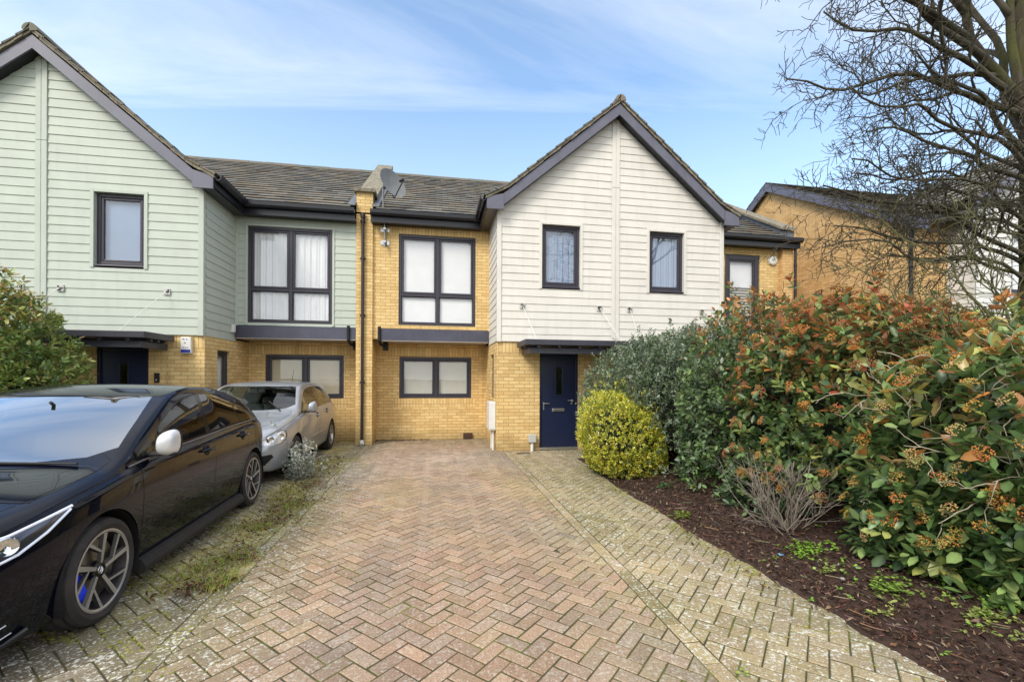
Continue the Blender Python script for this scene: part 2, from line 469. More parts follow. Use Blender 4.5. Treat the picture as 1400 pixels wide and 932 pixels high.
def tiles(root, name, A, along, up, n_along, n_up, tw=.33, gauge=.27, th=.026, seed=0, clip=None, shade=1.0):
    """courses of interlocking tiles; A = lower corner, along/up unit vectors in the roof plane"""
    rnd = random.Random(seed); mb = MB()
    A, along, up = Vector(A), Vector(along).normalized(), Vector(up).normalized(); nrm = along.cross(up)
    if nrm.z < 0: nrm = -nrm
    for j in range(n_up):
        off = -.5 * tw * (j % 2)
        for i in range(n_along + 1):
            x0, x1 = max(0, i * tw + off), min(n_along * tw, (i + 1) * tw + off)
            if x1 - x0 < .02: continue
            if clip and not clip((A + along * ((x0 + x1) / 2) + up * (gauge * (j + .5)))): continue
            h = th + rnd.uniform(-.004, .006); k = .004
            b = rnd.uniform(.75, 1.2) * shade; w = rnd.uniform(-.015, .015)
            c = (.178 * b + w, .162 * b, .138 * b - w, 1)
            p0, p1 = A + along * (x0 + .003) + up * (gauge * j), A + along * (x1 - .003) + up * (gauge * j)
            q0, q1 = p0 + up * (gauge + .02), p1 + up * (gauge + .02)
            P = [p0 - nrm * .012, p1 - nrm * .012, q1 - nrm * .012, q0 - nrm * .012, p0 + nrm * h, p1 + nrm * h, q1 + nrm * k, q0 + nrm * k]
            flip = along.cross(up).z < 0
            for f in ((4, 5, 6, 7), (0, 1, 5, 4), (3, 7, 6, 2), (0, 4, 7, 3), (1, 2, 6, 5)):
                q = [P[t] for t in f]; cc = c if f != (0, 1, 5, 4) else (c[0] * .22, c[1] * .2, c[2] * .2, 1)  # lower edge painted near-black as the shadow line under each course
                mb.face(q[::-1] if flip else q, 0, cc)
    return mb.build(name, M_TILE, root)

SLOPE_G = .84
G_APEX = 7.66
def g_top(dx):                                # tile-top height of a gable roof at horizontal distance dx from its centre
    k = 2.45
    return G_APEX - SLOPE_G * dx if dx <= k else G_APEX - SLOPE_G * k - .52 * (dx - k)

def half_gable(root, gc, s, mat, win, plates, name_col, seed):
    """one house's half of a shared gable. s=+1: half to the right of gc, -1: to the left"""
    xc = gc + s * (GC_R - XR)                 # outer corner of the cladding
    HWG = GC_R - XR
    ins = .06
    def zone(z):
        lim = (G_APEX - .30 - z) / SLOPE_G + .02
        e = min(HWG - .085, max(0, lim))
        return (gc + .092, gc + e) if s > 0 else (gc - e, gc - .092)
    holes = [(w[0] - ins, w[1] + ins, w[2] - ins, w[3] + ins) for w in win]
    cl = MB(); clad(cl, 'y', Yg, zone, HC, G_APEX - .3, .1625, -1, holes)
    # flat backing behind the boards, with the window openings
    cl.build('cladding', mat, root)
    bk = MB(); wall(bk, 'y', Yg + .004, min(gc, xc), max(gc, xc), HC, 5.0, holes, -1, .15)
    bk.face([(gc, Yg + .004, 5.0), (xc, Yg + .004, 5.0), (xc, Yg + .004, 5.2), (gc, Yg + .004, G_APEX - .2)][::1 if s > 0 else -1])
    bk.build('wall', mat, root)
    tr = MB()
    x0, x1 = (gc + .002, gc + .090) if s > 0 else (gc - .090, gc - .002)
    tr.box(x0, x1, Yg - .032, Yg + .003, HC - .01, 5.78, bev=.006); tr.box(x0, x1, Yg - .032, Yg + .003, 5.786, G_APEX - .32, bev=.006)
    a, b_ = sorted((xc - s * .083, xc + s * .012))
    tr.box(a, b_, Yg - .034, Yg + .06, HC - .012, 5.25, bev=.006)
    for h in holes:
        tr.box(h[0] - .002, h[0] + ins - .003, Yg - .03, Yg + .12, h[2], h[3], bev=.004); tr.box(h[1] - ins + .003, h[1] + .002, Yg - .03, Yg + .12, h[2], h[3], bev=.004)
        tr.box(h[0] + ins - .003, h[1] - ins + .003, Yg - .03, Yg + .12, h[3] - ins + .003, h[3] + .002, bev=.004)
    tr.build('corner_trim', mat, root)
    # side cladding back to the recess
    sc = MB(); fx = -1 if s < 0 else 1
    clad(sc, 'x', xc, lambda z: (Yg + .065, Yu + .02), HC, 5.25, .1625, fx)
    sc.build('side_cladding', mat, root)
    # underside of the overhanging first floor
    for w in win:
        window(root, w[0], w[1], w[2], w[3], Yg + .05, 1, None, w[4], True, w[5] if len(w) > 5 else None, fw=.06)
    # bargeboard: sloping plank and square end block, soffit behind it
    fb = MB()
    def bz(dx): return G_APEX - .13 - SLOPE_G * dx
    xe = HWG - .10
    poly = [(gc, bz(0)), (gc + s * xe, bz(xe)), (gc + s * xe, bz(xe) - .235), (gc, bz(0) - .235)]
    fb.prism(poly if s > 0 else poly[::-1], 'y', Yf, Yf + .028)
    poly = [(gc + s * (xe + .002), bz(xe) - .235), (gc + s * (xe + .002), bz(xe) - .01), (gc + s * (HWG + .255), g_top(HWG + .255) - .085), (gc + s * (HWG + .255), bz(xe) - .235 - .105), (gc + s * (xe + .002), bz(xe) - .235 - .105)]
    fb.prism(poly if s < 0 else poly[::-1], 'y', Yf - .012, Yf + .03)
    fb.build('bargeboard', M_FASCIA, root, recalc=True)
    so = MB()
    poly = [(gc, bz(0) - .20), (gc + s * xe, bz(xe) - .20), (gc + s * xe, bz(xe) - .215), (gc, bz(0) - .215)]
    so.prism(poly, 'y', Yf + .03, Yg - .004)
    so.box(*sorted((xc + s * .03, xc + s * .245)), Yf + .03, Yu - .1, bz(xe) - .33, bz(xe) - .315)
    so.build('soffit', M_DARK, root, recalc=True)
    gt = MB()
    xg = xc + s * .25
    prof = [(xg - .012, 5.10), (xg + s * .012, 5.10), (xg + s * .012, 5.30), (xg - .012, 5.30)]
    a, b_ = sorted((xg, xg + s * .02)); gt.box(a, b_, Yf + .04, Yu - .33, 5.09, 5.30)
    gp = [(xg + s * .022, 5.33), (xg + s * .025, 5.25), (xg + s * .06, 5.215), (xg + s * .10, 5.225), (xg + s * .135, 5.26), (xg + s * .14, 5.335), (xg + s * .128, 5.335), (xg + s * .12, 5.27), (xg + s * .07, 5.235), (xg + s * .035, 5.265)]
    gt.prism(gp, 'y', Yf + .02, EAVE_Y + .02)
    gt.build('gutter', M_DARK, root, recalc=True)
    # roof slope, running back until it dies into the main roof
    ang = math.atan(SLOPE_G); up = (-s * math.cos(ang), 0, math.sin(ang)); k = 2.45
    n_al = int((14.6 - (Yf - .05)) / .33)
    A = (gc + s * k, Yf - .05, G_APEX - SLOPE_G * k - .03)
    gL = k / math.cos(ang) / 12
    def clip(p): return True
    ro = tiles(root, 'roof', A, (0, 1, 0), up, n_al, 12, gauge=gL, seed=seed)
    a2 = math.atan(.52); up2 = (-s * math.cos(a2), 0, math.sin(a2)); dk = HWG + .30 - k
    A2 = (gc + s * (HWG + .30), Yf - .05, g_top(HWG + .30) - .03)
    tiles(root, 'eaves_tiles', A2, (0, 1, 0), up2, 5, 2, gauge=dk / math.cos(a2) / 2, seed=seed + 1)
    # mortar bedding under the verge, a little ragged
    vm = MB(); rnd = random.Random(seed)
    for i in range(24):
        d0, d1 = (HWG + .28) * i / 24, (HWG + .28) * (i + 1) / 24
        dz = rnd.uniform(-.012, .006)
        q = [(gc + s * d0, g_top(d0) - .10 + dz), (gc + s * d1, g_top(d1) - .10 + dz), (gc + s * d1, g_top(d1) - .032), (gc + s * d0, g_top(d0) - .032)]
        vm.prism(q if s > 0 else q[::-1], 'y', Yf - .03 + rnd.uniform(-.008, .008), Yf + .1)
    vm.build('verge_mortar', M_STONE, root, recalc=True)
    if s > 0 or True:
        rd = MB(); n = 14; L = (14.4 - Yf + .06) / n
        for i in range(n):
            y0 = Yf - .06 + L * i; r = .12 + rnd.uniform(-.004, .004); zc = G_APEX - .075 + rnd.uniform(-.006, .006)
            a0, a1 = (0, math.pi / 2) if s > 0 else (math.pi / 2, math.pi)
            pr = []
            for t in range(5):
                an = a0 + (a1 - a0) * t / 4; pr.append((gc + r * math.cos(an), zc + r * math.sin(an)))
            pr.append((gc + s * .001, zc - .03)) if s > 0 else pr.append((gc - .09, zc - .03))
            rd.prism(pr, 'y', y0 + .004, y0 + L - .004, c=(.2 + rnd.uniform(-.03, .03), .18, .14, 1))
        rd.build('ridge_tile', M_TILE, root, recalc=True)
    for (px, pz) in plates:
        p = MB(); p.box(px - .055, px + .055, Yg - .036, Yg - .018, pz - .06, pz + .06, bev=.003)
        po = p.build('anchor_plate', M_PALEGREY, root)
        d = MB(); rr = random.Random(int(px * 100))
        for i in range(3):
            for j in range(3):
                if rr.random() < .55: d.box(px - .042 + i * .029, px - .017 + i * .029, Yg - .040, Yg - .0365, pz - .045 + j * .031, pz - .018 + j * .031)
        d.box(px - .008, px + .008, Yg - .055, Yg - .0405, pz - .01, pz + .01)
        d.build('fixing_bolt', M_BLACK, po)

def canopy(root, x0, x1, tie, outer):
    """flat door canopy; outer = the x end that stands free"""
    yb, yf = Yg - .036, Yg - .93
    c = MB(); c.box(x0, x1, yf, yb, 2.205, 2.315, bev=.008)
    co = c.build('door_canopy', M_CANOPY, root)
    d = MB()
    s = 1 if outer == x0 else -1
    i0, i1 = sorted((outer + s * .12, x1 if outer == x0 else x0))
    d.box(i0, i1, yf + .12, yf + .17, 2.045, 2.155, bev=.006)
    e0, e1 = sorted((outer + s * .12, outer + s * .17)); d.box(e0, e1, yf + .174, yb, 2.045, 2.155, bev=.006)
    d.build('canopy_beam', M_CANOPY, co)
    r = MB(); n = int(abs(x1 - x0) / .42)
    for i in range(n + 1):
        xx = outer + s * (.28 + .42 * i)
        if not (x0 < xx < x1): continue
        r.box(xx - .028, xx + .028, yf + .05, yb, 2.158, 2.203, bev=.004)
    for y in (yf + .3, yf + .5, yf + .7): r.box(*sorted((outer + s * .05, outer + s * .3)), y - .025, y + .025, 2.157, 2.2045, bev=.004)
    r.build('rafter_end', M_CANOPY, co)
    for (px, pz, tx) in tie:
        t = MB(); t.tube([(px, Yg - .05, pz), (tx, yf + .1, 2.31)], .006, 6); t.build('tie_rod', M_PVC, co)

def door(root, x0, x1, glass=True, mirror=False):
    Y = Yg + .07
    f = MB(); f.box(x0, x0 + .05, Y, Y + .09, .02, 2.10, bev=.005); f.box(x1 - .05, x1, Y, Y + .09, .02, 2.10, bev=.005); f.box(x0 + .05, x1 - .05, Y, Y + .09, 2.05, 2.10, bev=.005)
    fo = f.build('door_frame', M_NAVY, root)
    gx0 = x0 + (x1 - x0) * (.44 if not mirror else .40); gx1 = gx0 + .14
    d = MB(); wall(d, 'y', Y + .03, x0 + .053, x1 - .053, .065, 2.046, [(gx0, gx1, 1.20, 1.80)], -1, .03)
    for (a, b_, c, e) in ((gx0 - .02, gx0, 1.18, 1.82), (gx1, gx1 + .02, 1.18, 1.82)): d.box(a, b_, Y + .02, Y + .0299, c, e, bev=.003)
    d.box(gx0, gx1, Y + .02, Y + .0299, 1.80, 1.82, bev=.003); d.box(gx0, gx1, Y + .02, Y + .0299, 1.18, 1.20, bev=.003)
    do = d.build('door', M_NAVY, root)
    g = MB(); g.face([(gx0, Y + .045, 1.2), (gx1, Y + .045, 1.2), (gx1, Y + .045, 1.8), (gx0, Y + .045, 1.8)]); g.build('pane', M_DGLASS, do)
    l = MB(); lx = (x0 + x1) / 2
    l.box(lx - .14, lx + .14, Y + .012, Y + .0298, .83, .90, bev=.006); l.box(lx - .11, lx + .11, Y + .006, Y + .0118, .845, .885, bev=.003)
    l.build('letterbox', M_STEEL, do)
    h = MB(); hx = x1 - .13
    h.lathe([(0, .001), (0, .026), (.012, .026), (.012, .012), (.04, .012), (.05, .024), (.07, .026), (.082, .015), (.083, .001)], (hx, Y + .03, 1.07), 'y', 14)
    h.v = [(v[0], 2 * (Y + .03) - v[1], v[2]) for v in h.v]
    h.box(hx - .10, hx - .01, Y - .035, Y - .02, 1.062, 1.08, bev=.004)
    h.box(hx - .02, hx + .02, Y + .018, Y + .0298, .98, 1.03, bev=.006)
    h.build('handle', M_STEEL, do, smooth=40)
    h = MB(); hx = x0 + .10
    h.box(hx, hx + .13, Y - .02, Y - .005, 1.0, 1.018, bev=.005); h.box(hx, hx + .018, Y - .006, Y + .0298, 1.0, 1.018, bev=.004); h.box(hx - .006, hx + .02, Y + .02, Y + .0298, .87, 1.03, bev=.004)
    h.build('latch', M_STEEL, do)
    t = MB(); t.box(x0 + .004, x1 - .004, Y - .05, Y + .12, .005, .06, bev=.006); t.build('threshold', M_STEEL, root)

def main_roof(root, x0, x1, seed, shade=1.0):
    ang = math.atan(TAN_M); n = int(round((x1 - x0) / .33)); tw = (x1 - x0) / n
    L = (RIDGE_Y - EAVE_Y) / math.cos(ang); nu = 20
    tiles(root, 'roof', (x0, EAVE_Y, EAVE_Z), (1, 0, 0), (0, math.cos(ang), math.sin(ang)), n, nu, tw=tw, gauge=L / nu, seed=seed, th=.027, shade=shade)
    back = MB(); back.face([(x0, RIDGE_Y, RIDGE_Z), (x1, RIDGE_Y, RIDGE_Z), (x1, RIDGE_Y + 4.5, EAVE_Z), (x0, RIDGE_Y + 4.5, EAVE_Z)][::-1], 0, (.2, .18, .15, 1)); back.build('rear_roof', M_TILE, root)
    rd = MB(); m = int((x1 - x0) / .45); w = (x1 - x0) / m; rr = random.Random(seed)
    for i in range(m):
        r = .115; zc = RIDGE_Z - .06 + rr.uniform(-.005, .005)
        pr = [(RIDGE_Y + r * math.cos(math.pi * t / 6), zc + r * math.sin(math.pi * t / 6)) for t in range(7)]
        rd.prism(pr, 'x', x0 + i * w + .003, x0 + (i + 1) * w - .003, c=(.17 + rr.uniform(-.03, .02), .155, .125, 1))
    rd.build('ridge_tile', M_TILE, root, recalc=True)

def eaves(root, x0, x1):
    f = MB(); f.box(x0, x1, EAVE_Y + .06, EAVE_Y + .085, 5.07, 5.30); f.box(x0, x1, EAVE_Y + .086, Yu + .02, 5.085, 5.10); f.build('eaves_board', M_DARK, root)
    y = EAVE_Y + .058
    gp = [(y, 5.32), (y - .004, 5.245), (y - .04, 5.205), (y - .085, 5.21), (y - .118, 5.25), (y - .122, 5.325), (y - .108, 5.325), (y - .102, 5.26), (y - .06, 5.225), (y - .02, 5.255)]
    g = MB(); g.prism(gp, 'x', x0, x1); g.build('gutter', M_DARK, root, recalc=True)

def ledge(root, x0, x1, out):
    p = MB(); p.prism([(Yu - .055, 2.415), (Yu + .1, 2.415), (Yu + .1, 2.70), (Yu - .02, 2.70), (Yu - .055, 2.675)], 'x', x0, x1)
    lo = p.build('ledge_panel', M_LEDGE, root, recalc=True)
    s = MB(); s.box(x0, x1, Yu - .06, Yw + .02, 2.402, 2.4145); s.build('soffit', M_SOFFIT, lo)
    b = MB(); b.tube([(out, Yu - .085, 2.73), (out, Yu - .085, 2.42), (out + .02, Yu + .02, 2.33), (out + .08, Yu + .25, 2.30)], .035, 10); b.box(out + .05, out + .16, Yu + .2, Yu + .36, 2.20, 2.3995, bev=.01)
    b.build('rainwater_outlet', M_BLACK, lo, smooth=40)

M_DGLASS = glass_mat('dark_glass', tint=(.05, .06, .06), boost=2.0, base=.02)

# ---------------------------------------------------------------- the middle house
def soldier(root, x0, x1, z, h=.215, y=None):
    s = MB(); yy = (Yw if y is None else y) - .004
    s.box(x0, x1, yy, yy + .003, z, z + h); s.build('soldier_course', M_SOLD, root)

def body(root, x0, x1, c0, c1, hfront, hrec_u, hrec_l, brick_upper, side_x, s, upper_mat):
    """brick shell: ground-floor front under the gable (c0..c1), recess (x0..x1) and its flank"""
    b = MB()
    wall(b, 'y', Yg + .03, c0, c1, -.05, HC + .02, hfront, -1, .14)
    wall(b, 'x', side_x, Yg + .03, Yw, -.05, HC + .02, [(9.9, 10.46, 1.08, 2.09)], -1 if s < 0 else 1, .12)
    wall(b, 'y', Yw, x0, x1, -.05, 2.6, hrec_l, -1, .1)
    if brick_upper: wall(b, 'y', Yu, x0, x1, 2.45, 5.2, hrec_u, -1, .1)
    b.build('wall', M_BRICK, root)
    if not brick_upper:
        u = MB(); clad(u, 'y', Yu, lambda z: (x0 + .05, x1), 2.6, 5.2, .1625, -1, hrec_u); u.build('cladding', upper_mat, root)
        k = MB(); wall(k, 'y', Yu + .004, x0, x1, 2.45, 5.2, hrec_u, -1, .12); k.build('wall', upper_mat, root)
        t = MB(); t.box(x0, x0 + .05, Yu - .03, Yu, 2.6, 5.15, bev=.005)
        h = hrec_u[0]
        t.box(h[0] - .05, h[0] - .002, Yu - .03, Yu + .05, h[2] - .05, h[3] + .05, bev=.004); t.box(h[1] + .002, h[1] + .05, Yu - .03, Yu + .05, h[2] - .05, h[3] + .05, bev=.004)
        t.box(h[0] - .0015, h[1] + .0015, Yu - .03, Yu + .05, h[3] + .002, h[3] + .05, bev=.004)
        t.build('corner_trim', upper_mat, root)

# house with the cream half-gable (subject)
hc = thing('terraced_house', 'middle yellow brick house with navy front door and left half of the cream boarded gable', 'house', (1.3, 11.4, 0), group='terraced houses in one row')
WU_C = (-.83, .97, 2.79, 4.92); WL_C = (-.86, .94, 1.04, 2.08)
body(hc, PIER[1], XR, XR, GC_R, [(2.25, 3.12, .0, 2.10)], [WU_C], [WL_C], True, XR, -1, None)
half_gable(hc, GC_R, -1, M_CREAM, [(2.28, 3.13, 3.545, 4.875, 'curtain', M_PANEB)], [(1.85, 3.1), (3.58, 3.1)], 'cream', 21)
window(hc, *WU_C[:4], Yu + .025, 2, 3.50, 'roller', False, None, sash='top')
window(hc, *WL_C[:4], Yw + .03, 2, None, 'vertical', False, None)
window(hc, 9.9, 10.46, 1.08, 2.09, XR + .05, 1, None, None, False, None, ax='x', face=-1, fw=.05)
soldier(hc, -1.0, 1.08, .82); soldier(hc, PIER[1] + .01, XR - .01, 2.085, .21); soldier(hc, PIER[1] + .01, XR - .01, 4.925, .15, y=Yu)
s_ = MB(); s_.box(XR + .02, 2.2, Yg + .026, Yg + .029, 2.085, 2.335); s_.build('soldier_course', M_SOLD, hc)
door(hc, 2.25, 3.12)
canopy(hc, 1.73, GC_R - .002, [(1.85, 3.1, 1.98), (3.58, 3.1, 3.75)], 1.73)
main_roof(hc, PIER[1] + .1, GC_R, 31); eaves(hc, PIER[1] - .02, XR - .22); ledge(hc, PIER[1] + .12, XR - .03, PIER[1] + .16)
# party-wall pier with its sloping parapet
pr = MB(); pr.box(PIER[0], PIER[1], Yu - .06, Yw + .3, -.05, 5.34); 
pr.prism([(Yu - .06, 5.3), (Yu - .06, 5.80), (Yu + .35, 5.80), (RIDGE_Y, RIDGE_Z + .20), (RIDGE_Y, RIDGE_Z - .3), (EAVE_Y + .4, 5.3)], 'x', PIER[0], PIER[1])
pr.build('pier', M_BRICK, hc, recalc=True)
cp = MB(); cp.prism([(Yu - .13, 5.80), (Yu - .13, 5.87), (Yu + .28, 5.90), (RIDGE_Y + .15, RIDGE_Z + .34), (RIDGE_Y + .15, RIDGE_Z + .21), (Yu + .33, 5.803)], 'x', PIER[0] - .05, PIER[1] + .06)
cp.build('coping', M_STONE, hc, recalc=True)
for (xa, xb) in ((PIER[1] + .001, PIER[1] + .16), (PIER[0] - .16, PIER[0] - .001)):
    fl = MB()
    for i in range(14):
        y0 = EAVE_Y + .1 + i * .30; z0 = EAVE_Z + TAN_M * (y0 - EAVE_Y)
        fl.prism([(y0, z0 + .03), (y0 + .31, z0 + .03 + .31 * TAN_M), (y0 + .31, z0 + .055 + .31 * TAN_M), (y0, z0 + .062)], 'x', xa, xb)
    fl.build('flashing', M_LEAD, hc, recalc=True)
dp = MB(); dx, dy = -1.62, Yu - .115
dp.tube([(dx, dy, 5.22), (dx, dy, .16)], .034, 12); dp.tube([(dx, dy, .17), (dx, dy, .10), (dx + .01, dy - .07, .04)], .036, 12)
for z in (5.1, 4.25, 2.95, 1.42): dp.tube([(dx, dy, z), (dx, dy, z + .05)], .043, 12); dp.box(dx - .06, dx + .06, dy + .01, dy + .05, z + .01, z + .04)
dp.tube([(dx, dy, 5.3), (dx, dy, 5.2)], .055, 12); dp.build('downpipe', plain('brown_black_pipe', (.028, .018, .018), .4), hc, smooth=40)
sh = MB(); sh.tube([(dx, dy - .02, .10), (dx + .02, dy - .10, .03)], .05, 10); sh.build('drain_shoe', M_PALEGREY, hc, smooth=40)
mt = MB(); mt.box(XR - .15, XR - .002, 9.46, 9.9, .44, 1.05, bev=.012); mo = mt.build('meter_cabinet', M_PVC, hc)
ml = MB(); ml.box(XR - .145, XR - .02, 9.452, 9.459, .47, 1.02, bev=.003); ml.build('cabinet_door', M_PVC, mo)
for yy in (9.55, 9.82):
    mp = MB(); mp.tube([(XR - .05, yy, .44), (XR - .05, yy, 0)], .022, 8); mp.build('service_pipe', M_PVC, mo, smooth=40)
po = MB(); po.tube([(2.07, Yg - .05, 0), (2.07, Yg - .05, .19)], .035, 12); po.build('waste_pipe', M_PVC, hc, smooth=40)
pb = MB(); pb.box(1.99, 2.15, Yg - .12, Yg + .028, .19, .36, bev=.015); pb.build('terminal_box', M_PALEGREY, hc)
av = MB(); av.box(.74, .97, Yw - .06, Yw + .02, .01, .15, bev=.006)
for i in range(4): av.box(.76, .95, Yw - .066, Yw - .0605, .025 + i * .03, .043 + i * .03)
av.build('air_vent', plain('brown_vent', (.075, .035, .025), .6), hc)
# house shell behind (gable flank, floor slab hidden) keeps light out
def shell(root, x0, x1):
    k = MB(); k.box(x0 + .02, x1 - .02, Yw + .75, RIDGE_Y + 4.2, 0, 5.25); k.build('rear_wall', M_BRICK, root)
shell(hc, PIER[0], GC_R)

# green house to its left
hb = thing('terraced_house', 'sage green boarded house with beige blinds downstairs, standing behind the silver car', 'house', (-4.3, 11.4, 0), group='terraced houses in one row')
WU_B = (-4.07, -2.30, 2.76, 4.90); WL_B = (-3.96, -2.18, 1.04, 2.09)
body(hb, XL, PIER[0], GC_L, XL, [(-6.14, -5.27, .0, 2.10)], [WU_B], [WL_B], False, XL, 1, M_GREEN)
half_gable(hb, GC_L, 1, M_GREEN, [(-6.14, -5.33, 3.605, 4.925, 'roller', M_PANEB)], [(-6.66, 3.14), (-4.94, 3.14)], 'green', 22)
window(hb, *WU_B, Yu + .0, 2, 3.50, 'curtain', False, None, sash='top')
window(hb, *WL_B, Yw + .03, 2, None, 'beige', False, None)
window(hb, 9.9, 10.46, 1.08, 2.09, XL - .05, 1, None, 'vertical', False, None, ax='x', face=1, fw=.06)
soldier(hb, -4.1, -2.04, .82); soldier(hb, XL + .01, PIER[0] - .01, 2.095, .21)
s_ = MB(); s_.box(-5.2, XL - .02, Yg + .026, Yg + .029, 2.085, 2.335); s_.build('soldier_course', M_SOLD, hb)
door(hb, -6.14, -5.27, mirror=True)
canopy(hb, GC_L + .002, -4.80, [(-6.66, 3.14, -6.95), (-4.94, 3.14, -5.25)], -4.80)
main_roof(hb, GC_L, PIER[0] - .1, 32); eaves(hb, XL + .22, PIER[0] + .001 - .001); ledge(hb, XL + .03, PIER[0] - .002, PIER[0] - .16)
shell(hb, GC_L, PIER[0])
jb = MB(); jb.box(XL - .0 + .004, XL + .06, 10.5, 10.6, 2.52, 2.69, bev=.008); jb.box(XL + .0605, XL + .064, 10.53, 10.57, 2.6, 2.65); jb.build('junction_box', M_PVC, hb)
bell = MB(); bell.box(-5.16, -5.08, Yg - .006, Yg + .028, 1.44, 1.62, bev=.006); bo = bell.build('doorbell', M_BLACK, hb)
bb = MB(); bb.lathe([(0, .001), (0, .014), (.004, .014), (.005, .001)], (-5.12, Yg - .012, 1.49), 'y', 12); bb.build('button', M_PALEGREY, bo)

# far-left house: only its half of the green gable reaches the picture
ha = thing('terraced_house', 'house at the left edge of the photo, other half of the sage green gable', 'house', (-9.6, 11.4, 0), group='terraced houses in one row')
b = MB(); wall(b, 'y', Yg + .03, XLL, GC_L, -.05, HC + .02, [(-8.67, -7.8, .0, 2.10)], -1, .14); wall(b, 'y', Yu, XLL - 3, XLL, -.05, 5.2, [], -1); b.build('wall', M_BRICK, ha)
half_gable(ha, GC_L, -1, M_GREEN, [(-8.61, -7.8, 3.605, 4.925, 'roller', M_PANEB)], [(-7.28, 3.14)], 'green', 23)
door(ha, -8.67, -7.8); canopy(ha, 2 * GC_L + 4.80, GC_L - .002, [(-7.28, 3.14, -7.1)], 2 * GC_L + 4.80)
main_roof(ha, XLL - 3, GC_L, 33); eaves(ha, XLL - 3, XLL - .22); shell(ha, XLL - 3, GC_L)

# right-hand neighbour: other half of the cream gable, recess with narrow window, end pier
hd = thing('terraced_house', 'right hand house sharing the cream gable, with slatted blind window beside the hedge top', 'house', (7.5, 11.4, 0), group='terraced houses in one row')
XE = (9.24, 9.56)
WU_D = (7.62, 8.66, 2.79, 4.90); WL_D = (7.2, 8.7, 1.04, 2.08)
body(hd, XRR, XE[0], GC_R, XRR, [(4.78, 5.65, .0, 2.10)], [WU_D], [WL_D], True, XRR, 1, None)
half_gable(hd, GC_R, 1, M_CREAM, [(4.76, 5.60, 3.545, 4.875, 'curtain', M_PANEB)], [(4.29, 3.1), (6.05, 3.1)], 'cream', 24)
window(hd, *WU_D, Yu + .03, 1, None, 'slats', False, None, fw=.13)
window(hd, *WL_D, Yw + .03, 2, None, 'vertical', False, None)
door(hd, 4.78, 5.65, mirror=True); canopy(hd, GC_R + .002, 2 * GC_R - 1.73, [(4.29, 3.1, 4.15), (6.05, 3.1, 5.9)], 2 * GC_R - 1.73)
main_roof(hd, GC_R, XE[0] - .1, 34, .62); eaves(hd, XRR + .22, XE[1] + .12); ledge(hd, XRR + .03, XE[0] - .12, XE[0] - .3)
pr = MB(); pr.box(XE[0], XE[1], Yu - .14, Yw + .3, -.05, 5.07)
pr.box(XE[0] + .001, XE[1] - .001, Yw + .3, RIDGE_Y + 4.2, -.05, 5.3)
pr.build('pier', M_BRICK2, hd)
pp = MB(); pp.prism([(EAVE_Y + .15, 5.33), (EAVE_Y + .15, 5.56), (RIDGE_Y, RIDGE_Z + .15), (RIDGE_Y, RIDGE_Z - .3)], 'x', XE[0] - .08, XE[1]); pp.build('parapet', M_LEAD, hd, recalc=True)
cp = MB(); cp.prism([(EAVE_Y + .08, 5.565), (EAVE_Y + .08, 5.63), (RIDGE_Y + .1, RIDGE_Z + .24), (RIDGE_Y + .1, RIDGE_Z + .155)], 'x', XE[0] - .13, XE[1] + .04); cp.build('coping', M_STONE, hd, recalc=True)
dp = MB(); dp.tube([(XE[1] + .03, Yu - .19, 5.2), (XE[1] + .03, Yu - .19, .1)], .034, 12)
for z in (4.6, 3.2, 1.5): dp.tube([(XE[1] + .03, Yu - .19, z), (XE[1] + .03, Yu - .19, z + .05)], .043, 12)
dp.build('downpipe', M_DARK, hd, smooth=40)
shell(hd, GC_R, XE[0])

# ---------------------------------------------------------------- end house set forward on the far right
XEh, YEf, YEr = 10.9, 8.45, 13.05
he = thing('terraced_house', 'separate brick house on the far right, blank brick gable wall turned towards the drive', 'house', (13.4, 11, 0))
b = MB()
yb = 2 * YEr - YEf
zr, ze = 7.92, 5.22
q = [(XEh, YEf, -.05), (XEh, YEf, ze), (XEh, YEr, zr), (XEh, yb, ze), (XEh, yb, -.05)]
b.face(q)
wall(b, 'y', YEf, XEh, 12.0, -.05, 5.2, [], -1)
b.build('wall', M_BRICK2, he)
n = 30
for (nm, ya, sg) in (('roof', YEf - .35, 1), ('rear_roof', yb + .35, -1)):
    sl = (zr - ze) / (YEr - YEf); an = math.atan(sl); za = ze - .35 * sl + .12
    L = (YEr - YEf + .35) / math.cos(an)
    tiles(he, nm, (XEh - .16, ya, za), (1, 0, 0), (0, sg * math.cos(an), math.sin(an)), 24, 18, gauge=L / 18, seed=50 + sg, th=.03, shade=.55)
    fb = MB(); y1 = YEr
    fb.prism([(ya, za - .02), (y1, zr + .10), (y1, zr - .16), (ya, za - .28)], 'x', XEh - .15, XEh - .12)
    fb.build('bargeboard', M_FASCIA, he, recalc=True)
    so = MB(); so.prism([(ya, za - .25), (y1, zr - .13), (y1, zr - .15), (ya, za - .27)], 'x', XEh - .119, XEh - .001); so.build('soffit', M_DARK, he, recalc=True)
g = MB(); g.box(XEh - .12, 12, YEf - .42, YEf - .32, 5.08, 5.2); g.build('gutter', M_DARK, he)
dp = MB(); dp.tube([(XEh - .04, YEf + .12, 5.1), (XEh - .04, YEf + .12, 0)], .04, 10); dp.build('downpipe', M_DARK, he, smooth=40)
